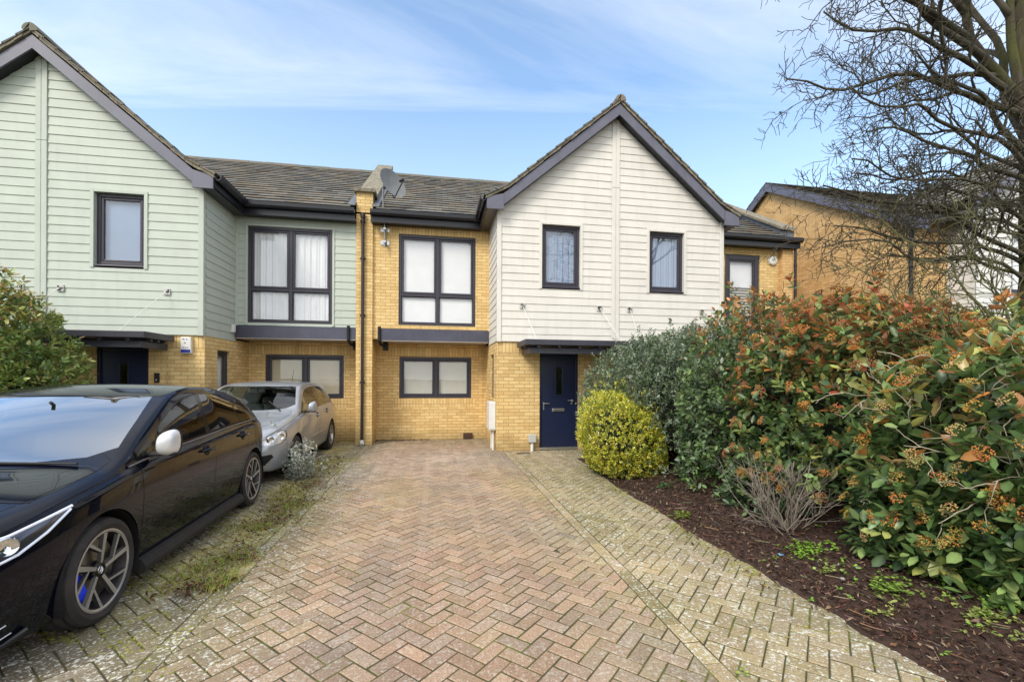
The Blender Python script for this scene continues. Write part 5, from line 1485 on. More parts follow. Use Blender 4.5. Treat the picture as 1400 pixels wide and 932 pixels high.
G5 = dict(G8); 
G5.update(rail=.042, tum_rear=.16, ws=M_WS2, L=4.20, W=.88, paint=M_CSILVER, r=.312, ww=.20, arch=.345, axles=(.88, 3.46), tumble=.36, sill=.020,
    plan=[(0, .50), (.02, .60), (.06, .69), (.14, .765), (.28, .82), (.5, .855), (.88, .878), (1.5, .872), (2.6, .876), (3.46, .88), (3.8, .855), (4.02, .80), (4.14, .73), (4.20, .62)],
    bottom=[(0, .29), (.05, .22), (.2, .18), (.6, .17), (1.3, .18), (3.2, .185), (3.8, .21), (4.1, .27), (4.20, .34)],
    top=[(0, .62), (.03, .70), (.07, .75), (.14, .79), (.3, .845), (.6, .91), (.9, .96), (1.06, .99), (1.14, 1.02), (1.5, 1.235), (1.8, 1.395), (1.95, 1.435), (2.2, 1.468), (2.55, 1.482), (3.0, 1.475), (3.5, 1.435), (3.78, 1.385), (3.86, 1.345), (3.98, 1.17), (4.06, 1.04), (4.11, .98), (4.15, .92), (4.18, .84), (4.20, .70)],
    belt=[(0, .52), (.05, .60), (.14, .68), (.3, .76), (.6, .84), (.9, .885), (1.2, .915), (1.6, .938), (2.4, .96), (3.2, .985), (3.7, 1.00), (3.95, .98), (4.12, .88), (4.20, .62)],
    dlo=(1.30, 3.62), cpil=(3.20, 1.338, .80),
    panes=[('side_window', 1.42, 2.33, .18, .045, M_SG), ('side_window', 2.42, 3.12, .05, -.02, M_SG), ('quarter_window', 3.16, 3.52, -.01, -.20, M_SG)],
    screen=[(-.72, 1.32), (-.60, 1.20), (-.3, 1.12), (0, 1.10), (.3, 1.12), (.60, 1.20), (.72, 1.32), (.64, 1.62), (.585, 1.85), (.3, 1.80), (0, 1.785), (-.3, 1.80), (-.585, 1.85), (-.64, 1.62)],
    rear_screen=[(-.52, 3.88), (.52, 3.88), (.60, 4.05), (-.60, 4.05)],
    patches=[('headlight', [(.055, .58), (.11, .56), (.30, .585), (.42, .63), (.455, .69), (.42, .755), (.34, .765), (.2, .735), (.08, .69)], plain('clear_lamp_bowl', (.74, .75, .77), .16, metal=.25, coat=1), 'yz', frontside, -.012),
             ('grille', [(0, .22), (.42, .24), (.36, .56), (.26, .66), (0, .66)], M_BLACK, 'xz', frontc, -.004),
             ('bumper_vent', [(.46, .27), (.66, .29), (.755, .40), (.735, .445), (.46, .41)], M_BLACK, 'xz', frontc, -.004),
             ('tail_light', [(.50, .72), (.72, .76), (.70, .92), (.54, .92)], M_RED, 'xz', rearc, .002)],
    lines=[('shut_line', [(1.22, .25), (1.22, .6), (1.26, .90)], 'yz', sidec), ('shut_line', [(2.375, .25), (2.38, .6), (2.40, .95)], 'yz', sidec),
           ('shut_line', [(3.16, .97), (3.16, .83), (3.06, .62), (2.98, .40), (2.95, .25)], 'yz', sidec), ('shut_line', [(1.25, .25), (2.96, .25)], 'yz', sidec),
           ('bonnet_line', [(.50, .22), (.64, .4), (.70, .7), (.735, 1.05), (.70, 1.14)], 'xy', hoodc)],
    mirror=(1.52, 1.02), mirror_mat=M_CSILVER, mirror_in=(1.68, 1.30), handles=[(2.22, .85), (3.0, .875)], skirt=None, seat=1.72, dash=1.22, seatmat=M_SEATG,
    wheel=dict(kind='five', rim=.205), caliper=None)
CAR2 = (-3.03, 6.78, 0.0)
silver, sb_, fW2, fT2, fS2 = make_car('hatchback_car', 'older silver hatchback parked against the green house behind the black car', CAR2, R(.6), G5)
lens_c = frontside
for s in (1, -1):
    for (y, z, r) in ((.13, .645, .055), (.29, .67, .062)):
        x = side_x(G5, y, z); p = MB(); p.lathe([(0, .001), (.004, r * .55), (.012, r * .8), (.0, r)], (0, 0, 0), 'x', 20)
        Mx = Matrix.Translation((s * (x - .018), y, z)) @ Matrix.Rotation(R(-45 * s), 4, 'Z') @ (Matrix.Scale(-1, 4, (1, 0, 0)) if s < 0 else Matrix.Identity(4))
        p.v = [tuple(Mx @ Vector(v)) for v in p.v]; p.build('reflector_bowl', M_CHROME, silver, smooth=50)
    p = MB(); y, z = .12, .35; x = side_x(G5, y, z); p.lathe([(0, .001), (.006, .04), (.012, .048), (0, .055)], (0, 0, 0), 'x', 20)
    Mx = Matrix.Translation((s * (x - .06), y - .02, z)) @ Matrix.Rotation(R(-62 * s), 4, 'Z') @ (Matrix.Scale(-1, 4, (1, 0, 0)) if s < 0 else Matrix.Identity(4))
    p.v = [tuple(Mx @ Vector(v)) for v in p.v]; p.build('fog_light', M_CHROME, silver, smooth=50)
    t = MB(); t.box(*sorted((s * (fW2(2.2) - .002), s * (fW2(2.2) + .010))), 1.28, 2.93, .475, .515, bev=.005); t.build('rub_strip', M_CSILVER, silver)
for (a, b_) in (((.55, 1.10, 1.00), (.30, 1.33, 1.145)), ((-.05, 1.07, 1.01), (-.55, 1.16, 1.03))):
    w = MB(); w.tube([a, b_], .010, 6); w.build('wiper', M_RUB, silver)
an = MB(); an.tube([(.05, 3.45, 1.43), (.04, 3.60, 1.60), (.03, 3.70, 1.72)], [.006, .004, .003], 6); an.build('aerial', M_RUB, silver)
# ------------------------------------------------------------------ planting
M_LEAF = attr_mat('leaf', .34, fine=60, famt=.3, bmp=.0, transl=.28, spec=.55)
M_LEAFM = attr_mat('matt_leaf', .6, fine=70, famt=.3, bmp=.0, transl=.25, spec=.3)
M_STEM = plain('brown_stem', (.075, .05, .032), .9, var=.35, scale=14)
M_TWIG = plain('grey_dry_twig', (.26, .215, .175), .9, var=.35, scale=14)
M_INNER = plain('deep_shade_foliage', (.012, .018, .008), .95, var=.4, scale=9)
M_BUD = attr_mat('flower_bud', .7, fine=90, famt=.4, bmp=.2, transl=.1)
def nrm(a): return a / np.maximum(np.linalg.norm(a, axis=1, keepdims=True), 1e-9)

def leaves(name, parent, base, d, L, Wd, colr, mat, curl=.25, fold=.25, org=None, shape=(.5, 1.0, .8)):
    """one mesh of separate leaf blades: stalk end, two shoulders, midrib and tip, folded along the rib and drooping"""
    n = len(base); d = nrm(d)
    up = np.tile([[0, 0, 1.0]], (n, 1)) + RNG.normal(0, .45, (n, 3))
    side = nrm(np.cross(d, up)); nor = nrm(np.cross(side, d))
    L = L[:, None]; Wd = Wd[:, None]
    v = np.zeros((n, 8, 3))
    c1, c2 = curl * .12, curl * .45
    v[:, 0] = base
    m1 = base + d * L * .36 - nor * L * c1 * .5; m2 = base + d * L * .72 - nor * L * c2 * .55; tp = base + d * L * (1.0 - .1 * curl) - nor * L * c2
    v[:, 2] = m1 - nor * Wd * fold * .5; v[:, 5] = m2 - nor * Wd * fold * .4; v[:, 7] = tp
    v[:, 1] = m1 - side * Wd * .5 * shape[1] + nor * Wd * fold * .2; v[:, 3] = m1 + side * Wd * .5 * shape[1] + nor * Wd * fold * .2
    v[:, 4] = m2 - side * Wd * .5 * shape[2] + nor * Wd * fold * .15; v[:, 6] = m2 + side * Wd * .5 * shape[2] + nor * Wd * fold * .15
    o = np.array(org if org is not None else ORG.get(parent.name, (0, 0, 0)))
    v -= o
    tri = np.array([[0, 2, 1], [0, 3, 2], [2, 5, 4], [2, 4, 1], [3, 6, 5], [3, 5, 2], [5, 7, 4], [6, 7, 5]])
    F = (tri[None] + (np.arange(n) * 8)[:, None, None]).reshape(-1, 3)
    me = bpy.data.meshes.new(name); me.vertices.add(n * 8); me.vertices.foreach_set('co', v.reshape(-1).astype(np.float32))
    me.loops.add(F.size); me.loops.foreach_set('vertex_index', F.ravel().astype(np.int32))
    me.polygons.add(len(F)); me.polygons.foreach_set('loop_start', np.arange(0, F.size, 3, dtype=np.int32)); me.polygons.foreach_set('use_smooth', np.ones(len(F), dtype=bool))
    me.update(calc_edges=True); me.materials.append(mat)
    a = me.color_attributes.new('Col', 'FLOAT_COLOR', 'POINT')
    cc = np.ones((n, 8, 4), dtype=np.float32); cc[:, :, :3] = colr[:, None, :]
    cc[:, [2, 5], :3] *= 1.15; cc[:, 7, :3] *= .9
    a.data.foreach_set('color', cc.ravel()); me.update()
    return link_mesh(name, me, parent)

def shell_points(c, rad, n, p=2.5, lumps=9, lump=.16, zmin=.08, seed=0, rmin=.70, faces=None):
    """points near the skin of a lumpy rounded block, with outward normals"""
    rg = np.random.default_rng(seed)
    u = nrm(rg.normal(0, 1, (n, 3))); 
    k = (np.abs(u) ** p).sum(1) ** (-1 / p)
    ld = nrm(rg.normal(0, 1, (lumps, 3))); la = rg.uniform(-lump, lump, lumps)
    b = 1 + (np.maximum(0, u @ ld.T - .45) / .55 * la).sum(1)
    depth = 1 - (1 - rmin) * rg.random(n) ** 2.2
    P = np.array(c) + u * np.array(rad) * (k * b * depth)[:, None]
    Nn = nrm(np.sign(u) * np.abs(u * k[:, None]) ** (p - 1) / np.array(rad))
    ok = P[:, 2] > zmin
    if faces is not None: ok &= faces(P, Nn)
    return P[ok], Nn[ok], depth[ok], (ld, la)

def shoots(P, Nn, per, length, up=.5, rnd=.45, spread=1.0, seed=0):
    """leaves arranged round each shoot; returns base, direction, shoot index, position along the shoot"""
    rg = np.random.default_rng(seed); n = len(P)
    ax = nrm(Nn * .8 + np.array([0, 0, up]) + rg.normal(0, rnd, (n, 3)))
    a = nrm(np.cross(ax, rg.normal(0, 1, (n, 3)))); b = np.cross(ax, a)
    base, dd, si, tt = [], [], [], []
    for k in range(per):
        t = (k + .5) / per; th = k * 2.4 + rg.uniform(-.4, .4, n)
        rad = a * np.cos(th)[:, None] + b * np.sin(th)[:, None]
        base.append(P + ax * (length * (t - .5))[:, None] if hasattr(length, 'shape') else P + ax * (length * (t - .5)))
        dd.append(rad * (spread * (1.15 - .55 * t)) + ax * (.35 + .6 * t)); si.append(np.arange(n)); tt.append(np.full(n, t))
    return np.concatenate(base), np.concatenate(dd), np.concatenate(si), np.concatenate(tt), ax

def pal(cols, idx, jit, seed=0):
    rg = np.random.default_rng(seed); c = np.array(cols)[idx]
    return np.clip(c * rg.uniform(1 - jit, 1 + jit, (len(idx), 1)) * rg.uniform(.93, 1.07, (len(idx), 3)), .003, .9)

def core(parent, c, rad, ld, la, p=2.5, k=.74):  # near-black filler lump; its colour stands in for deep shade among the leaves
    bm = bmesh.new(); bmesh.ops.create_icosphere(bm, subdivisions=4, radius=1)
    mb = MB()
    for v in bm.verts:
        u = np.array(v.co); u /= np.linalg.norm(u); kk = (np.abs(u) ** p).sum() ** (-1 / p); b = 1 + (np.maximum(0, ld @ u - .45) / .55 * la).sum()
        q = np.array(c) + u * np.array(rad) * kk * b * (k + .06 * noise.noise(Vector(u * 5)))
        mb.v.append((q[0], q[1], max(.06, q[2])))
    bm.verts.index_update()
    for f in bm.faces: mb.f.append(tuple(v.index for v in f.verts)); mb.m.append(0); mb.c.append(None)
    bm.free(); return mb.build('shade_core', M_INNER, parent, smooth=True)

def stems(parent, c, P, Nn, n, mat=None, r=.009, seed=0, base_r=.25):
    rr = random.Random(seed); mb = MB()
    for i in rr.sample(range(len(P)), min(n, len(P))):
        e = Vector(P[i]); b = Vector((c[0] + rr.gauss(0, base_r), c[1] + rr.gauss(0, base_r), .0)); m1 = b.lerp(e, .5) + Vector((rr.gauss(0, .08), rr.gauss(0, .08), .12))
        mb.tube([b, b.lerp(m1, .6) + Vector((rr.gauss(0, .03), rr.gauss(0, .03), 0)), m1, m1.lerp(e, .6) + Vector((rr.gauss(0, .03), rr.gauss(0, .03), .02)), e], [r * 1.6, r * 1.3, r, r * .7, r * .4], 5)
    return mb.build('stems', mat or M_STEM, parent, smooth=True)

def buds(parent, tips, axs, n_per, size, cols, seed=0, spread=.045):
    """flat-topped heads of small round buds on the shoot tips"""
    rr = random.Random(seed); mb = MB()
    for t, a in zip(tips, axs):
        t, a = Vector(t), Vector(a); e1 = a.orthogonal().normalized(); e2 = a.cross(e1); hc_ = rr.choice(cols)
        for k in range(n_per):
            rad = spread * math.sqrt(rr.random()); th = rr.uniform(0, 6.28); s = size * rr.uniform(.6, 1.3)
            q = t + a * (.035 + .012 * (1 - (rad / spread) ** 2) + rr.uniform(-.008, .008)) + e1 * rad * math.cos(th) + e2 * rad * math.sin(th)
            c = (*[v * rr.uniform(.7, 1.25) for v in hc_], 1)
            o = [q + a * s, q - a * s * .6, q + e1 * s, q - e1 * s, q + e2 * s, q - e2 * s]
            mb.mesh(o, [(0, 2, 4), (0, 4, 3), (0, 3, 5), (0, 5, 2), (1, 4, 2), (1, 3, 4), (1, 5, 3), (1, 2, 5)], 0, c)
    mb.hc = True; return mb.build('flower_buds', M_BUD, parent, smooth=True)

def shrub(name, label, cat, c, rad, n_sh, per, Lf, Wf, cols, weights, p=2.5, lump=.16, seed=1, sh_len=.12, up=.5, bud=None, budn=0, group=None, mat=None, topcols=None, curl=.3, face=None, spread=1.0, jit=.3, zmin=.08, corek=.46, rmin=.48, spikes=0):
    t = thing(name, label, cat, (c[0], c[1], 0), group=group)
    P, Nn, dep, (ld, la) = shell_points(c, rad, int(n_sh * 1.75), p, 10, lump, zmin, seed, rmin, face)
    rg = np.random.default_rng(seed + 5)
    if spikes:                                   # long young shoots breaking the outline
        k = rg.choice(np.where(Nn[:, 2] > .35)[0], spikes); P2 = P[k] + np.array([0, 0, 1]) * rg.uniform(.05, .32, (spikes, 1)) + rg.normal(0, .05, (spikes, 3))
        P = np.concatenate([P, P2]); Nn = np.concatenate([Nn, Nn[k]]); dep = np.concatenate([dep, np.ones(spikes)])
    B, D, si, tt, ax = shoots(P, Nn, per, sh_len, up, .45, spread, seed + 1)
    n = len(B)
    L = rg.uniform(.65, 1.15, n) * Lf; Wd = L / Lf * Wf * rg.uniform(.85, 1.15, n)
    sc = rg.choice(len(cols), len(P), p=np.array(weights) / sum(weights)); idx = sc[si]
    mixm = rg.random(n) < .3; idx = np.where(mixm, rg.choice(len(cols), n, p=np.array(weights) / sum(weights)), idx)
    C = pal(cols, idx, jit, seed + 2)
    if topcols is not None:                      # young growth at the top and tips
        f = (P[si][:, 2] - topcols[1]) / topcols[2] + rg.normal(0, .28, len(P))[si]
        f = np.clip(f, 0, 1) * (tt > .35); pick = rg.random(n) < f * topcols[3]
        C[pick] = pal(topcols[0], rg.integers(0, len(topcols[0]), n), .3, seed + 3)[pick]
    leaves('leaves', t, B, D, L, Wd, C, mat or M_LEAF, curl=curl)
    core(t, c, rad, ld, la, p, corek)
    stems(t, c, P, Nn, 60, seed=seed, base_r=.14 * min(rad[0], rad[1]))
    if bud:
        w = np.where((dep > .93) & (P[:, 2] > .3))[0]; k = rg.choice(w, min(budn, len(w)), replace=False)
        buds(t, P[k] + ax[k] * sh_len * .45, ax[k], bud[0], bud[1], bud[2], seed, bud[3])
    return t

DKG, MDG, GRG, LTG, YLG = (.07, .12, .042), (.145, .23, .078), (.185, .245, .145), (.28, .37, .12), (.42, .44, .13)
ORNG, RUST, REDL, TANB = (.58, .24, .065), (.42, .19, .075), (.50, .13, .065), (.50, .34, .13)
left = lambda lim: (lambda P, Nn: P[:, 0] < lim)
# grey green viburnum nearest the houses
shrub('evergreen_shrub', 'tall grey green small leaved shrub in front of the cream gable, behind the yellow bush', 'shrub', (4.17, 7.15, 1.06), (1.52, 1.35, 1.52), 3200, 9, .062, .026,
      [(.18, .23, .15), (.22, .265, .18), (.13, .19, .08), (.29, .33, .24), (.10, .14, .075)], [4, 3, 2, 2, 2], p=2.4, lump=.18, seed=11, sh_len=.12, up=.6, mat=M_LEAFM, group='shrubs in the mixed hedge', spikes=160, topcols=([(.15, .17, .07), (.20, .16, .07)], 2.1, .7, .4))
shrub('evergreen_shrub', 'mid green broad leaved shrub between the grey green shrub and the orange tinged one', 'shrub', (4.50, 5.30, .95), (1.12, 1.05, 1.48), 1150, 9, .088, .041,
      [MDG, GRG, DKG, LTG], [4, 3, 3, 1], p=2.4, lump=.2, seed=12, sh_len=.14, up=.45, group='shrubs in the mixed hedge', spikes=60, topcols=([ORNG, RUST, (.28, .25, .08), RUST], 1.75, .7, .8))
shrub('evergreen_shrub', 'big shrub with orange bud heads and rust tinged tips above the bare twiggy bush', 'shrub', (4.86, 3.95, 1.08), (1.27, 1.05, 1.22), 1050, 9, .110, .050,
      [MDG, DKG, LTG, (.12, .18, .055), YLG, (.24, .16, .07)], [4, 3, 3, 3, 1.4, .5], p=2.5, lump=.2, seed=13, sh_len=.14, up=.45, bud=(70, .0066, [ORNG, (.52, .25, .06), TANB, (.50, .21, .07), (.45, .17, .08)], .052), budn=470, group='shrubs in the mixed hedge', spikes=70,
      topcols=([ORNG, RUST, REDL, (.40, .30, .09), RUST], 1.2, .9, .72), zmin=.42)
shrub('evergreen_shrub', 'nearest shrub at the right edge, long glossy leaves and tan orange bud heads', 'shrub', (4.54, 2.44, .78), (1.34, 1.02, 1.04), 980, 9, .128, .058,
      [MDG, LTG, DKG, (.12, .20, .06), YLG, (.24, .16, .07)], [4, 3, 3, 3, 1.4, .35], p=2.5, lump=.22, seed=14, sh_len=.15, up=.45, bud=(76, .0068, [(.50, .27, .06), TANB, ORNG, (.46, .31, .08)], .056), budn=330, group='shrubs in the mixed hedge', spikes=30,
      topcols=([ORNG, (.42, .31, .10), (.36, .33, .09), RUST], 1.0, .8, .5), zmin=.08)
shrub('evergreen_shrub', 'shrub filling the back of the hedge below the end house', 'shrub', (6.5, 4.7, .95), (1.5, 2.1, 1.22), 1000, 8, .10, .04,
      [MDG, DKG, LTG, YLG], [3, 3, 2, 2], seed=15, up=.5, group='shrubs in the mixed hedge', topcols=([ORNG, (.28, .22, .07), (.25, .24, .06)], 1.7, .6, .6), spikes=60)
shrub('evergreen_shrub', 'low leafy clump of rosettes at the foot of the hedge beside the bare twigs', 'shrub', (3.66, 4.46, .22), (.42, .40, .38), 130, 9, .085, .034,
      [MDG, GRG, (.06, .12, .05)], [3, 2, 2], seed=16, up=.7, sh_len=.08, zmin=.04)
fl = bpy.data.objects[[o.name for o in col.objects if o.get('label', '').startswith('nearest shrub')][0]]
buds(fl, [(3.62, 3.18, .62), (3.50, 3.12, .55), (3.58, 2.72, .34), (3.66, 3.25, .70)], [(-.6, -.6, .5)] * 4, 26, .009, [(.75, .74, .60), (.68, .68, .52)], 5, .045).name = 'white_flowers'
# variegated yellow bush
shrub('variegated_shrub', 'rounded yellow and green variegated bush beside the navy front door', 'shrub', (2.98, 6.70, .62), (.60, .72, .72), 2300, 9, .036, .019,
      [(.60, .56, .06), (.68, .64, .13), (.42, .46, .05), (.15, .22, .04), (.72, .68, .26)], [5, 3, 3, 2, 1], p=2.4, lump=.18, seed=17, sh_len=.075, up=.55, jit=.25, curl=.2, rmin=.72, spikes=70)
# photinia at the left edge, by the green house
shrub('evergreen_shrub', 'tall green and bronze leaved shrub at the left edge beside the black porch', 'shrub', (-6.38, 7.45, 1.30), (1.22, 1.0, 1.72), 1500, 9, .095, .040,
      [MDG, (.29, .37, .11), (.21, .30, .07), YLG, DKG], [2, 4, 3, 3, 1], p=2.1, lump=.2, seed=18, sh_len=.14, up=.55, spikes=120, topcols=([(.45, .30, .11), (.36, .18, .08), (.40, .34, .12)], 2.0, 1.0, .75))

# bare twiggy bush
tb = thing('bare_bush', 'bare grey twiggy bush with no leaves fanning up out of the mulch', 'bush', (3.36, 3.76, .05))
mb = MB(); rr = random.Random(31)
def twig(p, d, L, r, lev, mb, rr, nseg=6, wob=.10, up=.05, kids=4, n=5):
    pts = [Vector(p)]; dirs = []
    d = Vector(d).normalized()
    for i in range(nseg):
        d = (d + Vector((rr.gauss(0, wob), rr.gauss(0, wob), rr.gauss(0, wob) + up))).normalized(); pts.append(pts[-1] + d * L / nseg); dirs.append(d.copy())
    mb.tube(pts, [r * (1 - .75 * i / nseg) for i in range(nseg + 1)], n if r > .004 else 4 if r > .002 else 3)
    if lev > 0:
        for k in range(kids):
            i = rr.randint(1, nseg - 1); q = pts[i]; a = dirs[i].orthogonal().normalized(); a = Matrix.Rotation(rr.uniform(0, 6.28), 3, dirs[i]) @ a
            twig(q, dirs[i] + a * rr.uniform(.4, .9), L * rr.uniform(.35, .6), r * .55, lev - 1, mb, rr, max(3, nseg - 2), wob, up, kids, n)
for i in range(34):
    a = rr.uniform(0, 6.28); tl = rr.uniform(.1, 1.05)
    twig((3.36 + rr.gauss(0, .06), 3.76 + rr.gauss(0, .05), .05), (math.cos(a) * tl - .22, math.sin(a) * tl - .1, 1.0), rr.uniform(.45, .88), rr.uniform(.005, .010), 2, mb, rr, 6, .13, .05, 3)
for i in range(4): twig((3.36, 3.74, .07), (-.8 + .5 * i, -.8, .12), .4, .009, 1, mb, rr, 6, .15, -.04, 2)
mb.build('stems', M_TWIG, tb, smooth=True)

# silver leaved plant by the silver car
sp_ = thing('silver_plant', 'straggly silver leaved plant growing from the weeds in front of the silver car wheel', 'plant', (-1.98, 7.25, 0))
mb = MB(); rr = random.Random(41); tips = []
for i in range(34):
    a = rr.uniform(0, 6.28); tl = abs(rr.gauss(0, .45)); L = rr.uniform(.3, .62)
    if i == 0: a, tl, L = 2.4, .35, 1.15
    if i == 1: a, tl, L = 2.7, .28, .95
    p = Vector((-1.98 + rr.gauss(0, .09), 7.25 + rr.gauss(0, .09), 0)); d = Vector((math.cos(a) * tl, math.sin(a) * tl, 1)).normalized(); pts = [p]
    for k in range(7): d = (d + Vector((rr.gauss(0, .12), rr.gauss(0, .12), .02))).normalized(); pts.append(pts[-1] + d * L / 7)
    mb.tube(pts, [.005 - .0005 * k for k in range(8)], 5)
    for k in range(1, 8):
        for q in range(7): tips.append((pts[k] + Vector((rr.gauss(0, .022), rr.gauss(0, .022), rr.gauss(0, .022))), d))
mb.build('stems', M_TWIG, sp_, smooth=True)
B = np.array([t[0] for t in tips]); n = len(B); D = RNG.normal(0, 1, (n, 3)) + np.array([0, 0, .5])
leaves('leaves', sp_, B, D, RNG.uniform(.03, .065, n), RNG.uniform(.014, .028, n), pal([(.40, .43, .38), (.30, .34, .27), (.50, .50, .44)], RNG.integers(0, 3, n), .25), M_LEAFM)

# seedlings and weeds on the mulch
weeds = [((2.98, 2.98), .10, 14, (.30, .36, .10), 'tiny weed between the blue scrap and the white pebbles'), ((2.86, 2.45), .12, 16, (.28, .30, .09), 'tiny yellowish weed nearest the edge of the path'), ((3.55, 2.2), .14, 44, (.26, .42, .07), 'lime green weed in front of the nearest shrub, at the right edge of the photo'), ((3.12, 3.28), .17, 70, (.20, .34, .04), 'bright green seedlings in a loose patch on the mulch before the bare bush'), ((3.62, 2.78), .20, 170, (.21, .40, .05), 'largest bright lime green weed clump below the big glossy leaves'), ((3.15, 2.62), .15, 60, (.19, .28, .05), 'sparse pale green weed in the middle of the mulch'),
         ((3.78, 2.42), .18, 110, (.24, .38, .06), 'lime green weeds at the right edge under the nearest shrub'), ((3.30, 2.15), .16, 50, (.27, .32, .08), 'yellowish weed nearest the viewer on the mulch'), ((2.72, 4.55), .14, 50, (.20, .24, .05), 'small pale weed at the edge of the path and mulch'), ((3.1, 5.6), .15, 36, (.08, .14, .05), 'dark green weed under the hedge near the yellow bush')]
for i, ((x, y), s, n, c, lab) in enumerate(weeds):
    w = thing('weed', lab, 'weed', (x, y, bed_z(x, y)), group='weeds in the planting bed')
    rg = np.random.default_rng(70 + i)
    P = np.stack([x + rg.standard_t(3, n) * s * .45, y + rg.standard_t(3, n) * s * .4, np.zeros(n)], 1); P[:, 2] = [bed_z(a, b) for a, b in P[:, :2]]
    h = rg.uniform(.008, .05, n); T = P + np.stack([rg.normal(0, .012, n), rg.normal(0, .012, n), h], 1)
    B = np.repeat(T, 5, axis=0); th = np.tile(np.arange(5) * 1.2566, n) + np.repeat(rg.uniform(0, 6.28, n), 5); B = B + rg.normal(0, .006, B.shape)
    D = np.stack([np.cos(th), np.sin(th), rg.uniform(.1, .6, n * 5)], 1)
    leaves('leaves', w, B, D, rg.uniform(.014, .040, n * 5), rg.uniform(.010, .024, n * 5), pal([c, [v * .75 for v in c], [v * 1.25 for v in c]], rg.integers(0, 3, n * 5), .2), M_LEAFM, curl=.3)
# stray pebbles and a scrap of blue plastic on the mulch
rr = random.Random(77)
for i, (x, y, s, lab) in enumerate(((3.02, 2.86, .016, 'white pebble nearest the path on the mulch'), (3.22, 2.92, .013, 'small white pebble beside the pale weed on the mulch'), (3.16, 3.02, .011, 'narrow pale pebble on the mulch below the seedlings'))):
    mb = MB(); bm = bmesh.new(); bmesh.ops.create_icosphere(bm, subdivisions=2, radius=1)
    for v in bm.verts: q = v.co * (1 + .25 * noise.noise(v.co * 1.7 + Vector((i * 3, 0, 0)))); mb.v.append((x + q.x * s * 1.3, y + q.y * s, bed_z(x, y) + .008 + q.z * s * .6))
    bm.verts.index_update()
    for f in bm.faces: mb.f.append(tuple(v.index for v in f.verts)); mb.m.append(0); mb.c.append(None)
    bm.free(); o = mb.build('pebble', M_PALEGREY, smooth=True); props(o, lab, 'pebble', 'pebbles on the mulch')
mb = MB(); x, y = 2.93, 3.36; z = bed_z(x, y) + .012
mb.mesh([(x - .02, y - .012, z), (x + .018, y - .016, z + .006), (x + .024, y + .012, z + .002), (x - .014, y + .016, z + .009), (x - .02, y - .012, z - .003), (x + .018, y - .016, z + .002), (x + .024, y + .012, z - .002), (x - .014, y + .016, z + .005)], [(0, 1, 2, 3), (7, 6, 5, 4), (0, 4, 5, 1), (1, 5, 6, 2), (2, 6, 7, 3), (3, 7, 4, 0)])
o = mb.build('plastic_scrap', plain('pale_blue_plastic', (.2, .42, .62), .35)); props(o, 'scrap of pale blue plastic lying on the mulch', 'litter')

# ------------------------------------------------------------------ bare trees
def bark_mat():
    m, nt, b, out = new_mat('mossy_bark')
    g = nt.nodes.new('ShaderNodeNewGeometry')
    s = noise_n(nt, 1.0, 5, .7, stretch(nt, 22, 22, 4)); big = noise_n(nt, 2.2, 5, .7)
    c = ramp(nt, s, [(.3, (.028, .024, .018)), (.6, (.085, .068, .05)), (.8, (.14, .115, .085))])
    c = mixc(nt, c, (.085, .095, .022), math_n(nt, 'MULTIPLY', ramp(nt, big, [(.42, 0.0), (.68, 1.0)]), .75))
    nt.links.new(c, b.inputs['Base Color']); b.inputs['Roughness'].default_value = .95; b.inputs['Specular IOR Level'].default_value = .15
    bump(nt, b, s, .8, .02); return m
M_BARK = bark_mat()
M_BRANCH = plain('dark_twig', (.070, .060, .038), .9, var=.45, scale=5)
M_MOSSB = plain('mossy_twig', (.10, .095, .035), .9, var=.45, scale=5)

def limb(p, q, sag, n, rr, wob=.05):
    """crooked limb from p to q"""
    p, q = Vector(p), Vector(q); L = (q - p).length; out = []
    ph = rr.uniform(0, 9)
    for i in range(n + 1):
        t = i / n; w = math.sin(math.pi * t) ** .7
        o = Vector((noise.noise(Vector((ph, t * 3.1, 0))), noise.noise(Vector((ph, t * 3.1, 7))), noise.noise(Vector((ph, t * 3.1, 13))))) * wob * L * 2 * min(1, 3 * t)
        out.append(p.lerp(q, t) + o + Vector((0, 0, sag * w * L)))
    return out

def ramify(mb, pts, r0, r1, lev, rr, L, flat, dens, rise, t0=.12):
    n = len(pts) - 1; rad = [r0 + (r1 - r0) * (i / n) ** .8 for i in range(n + 1)]
    mb.tube(pts, rad, 9 if r0 > .03 else 6 if r0 > .012 else 4 if r0 > .005 else 3, cap=r0 > .02)
    if lev == 0: return
    tot = sum((pts[i + 1] - pts[i]).length for i in range(n)); m = max(2, int(tot * dens))
    for k in range(m):
        t = t0 + (1 - t0) * (k + rr.random()) / m; f = t * n; i = min(n - 1, int(f)); p = pts[i].lerp(pts[i + 1], f - i); d = (pts[i + 1] - pts[i]).normalized()
        a = d.orthogonal().normalized(); a = Matrix.Rotation(rr.uniform(0, 6.28), 3, d) @ a; a.y *= flat; 
        if a.length < .1: continue
        a.normalize()
        e = (d * rr.uniform(.35, .9) + a * rr.uniform(.6, 1.1) + Vector((0, 0, rise * rr.uniform(-.3, 1)))).normalized()
        ln = L * rr.uniform(.45, 1.15) * (1 - .45 * t)
        c = limb(p, p + e * ln, rr.uniform(-.08, .14), 5 if lev > 1 else 4, rr, .075)
        rr0 = min(rad[i] * .62, .028 * ln / .9 + .0022); ramify(mb, c, max(.0044, rr0), max(.0028, rr0 * .3), lev - 1, rr, L * .48, flat, dens * 1.9, rise)

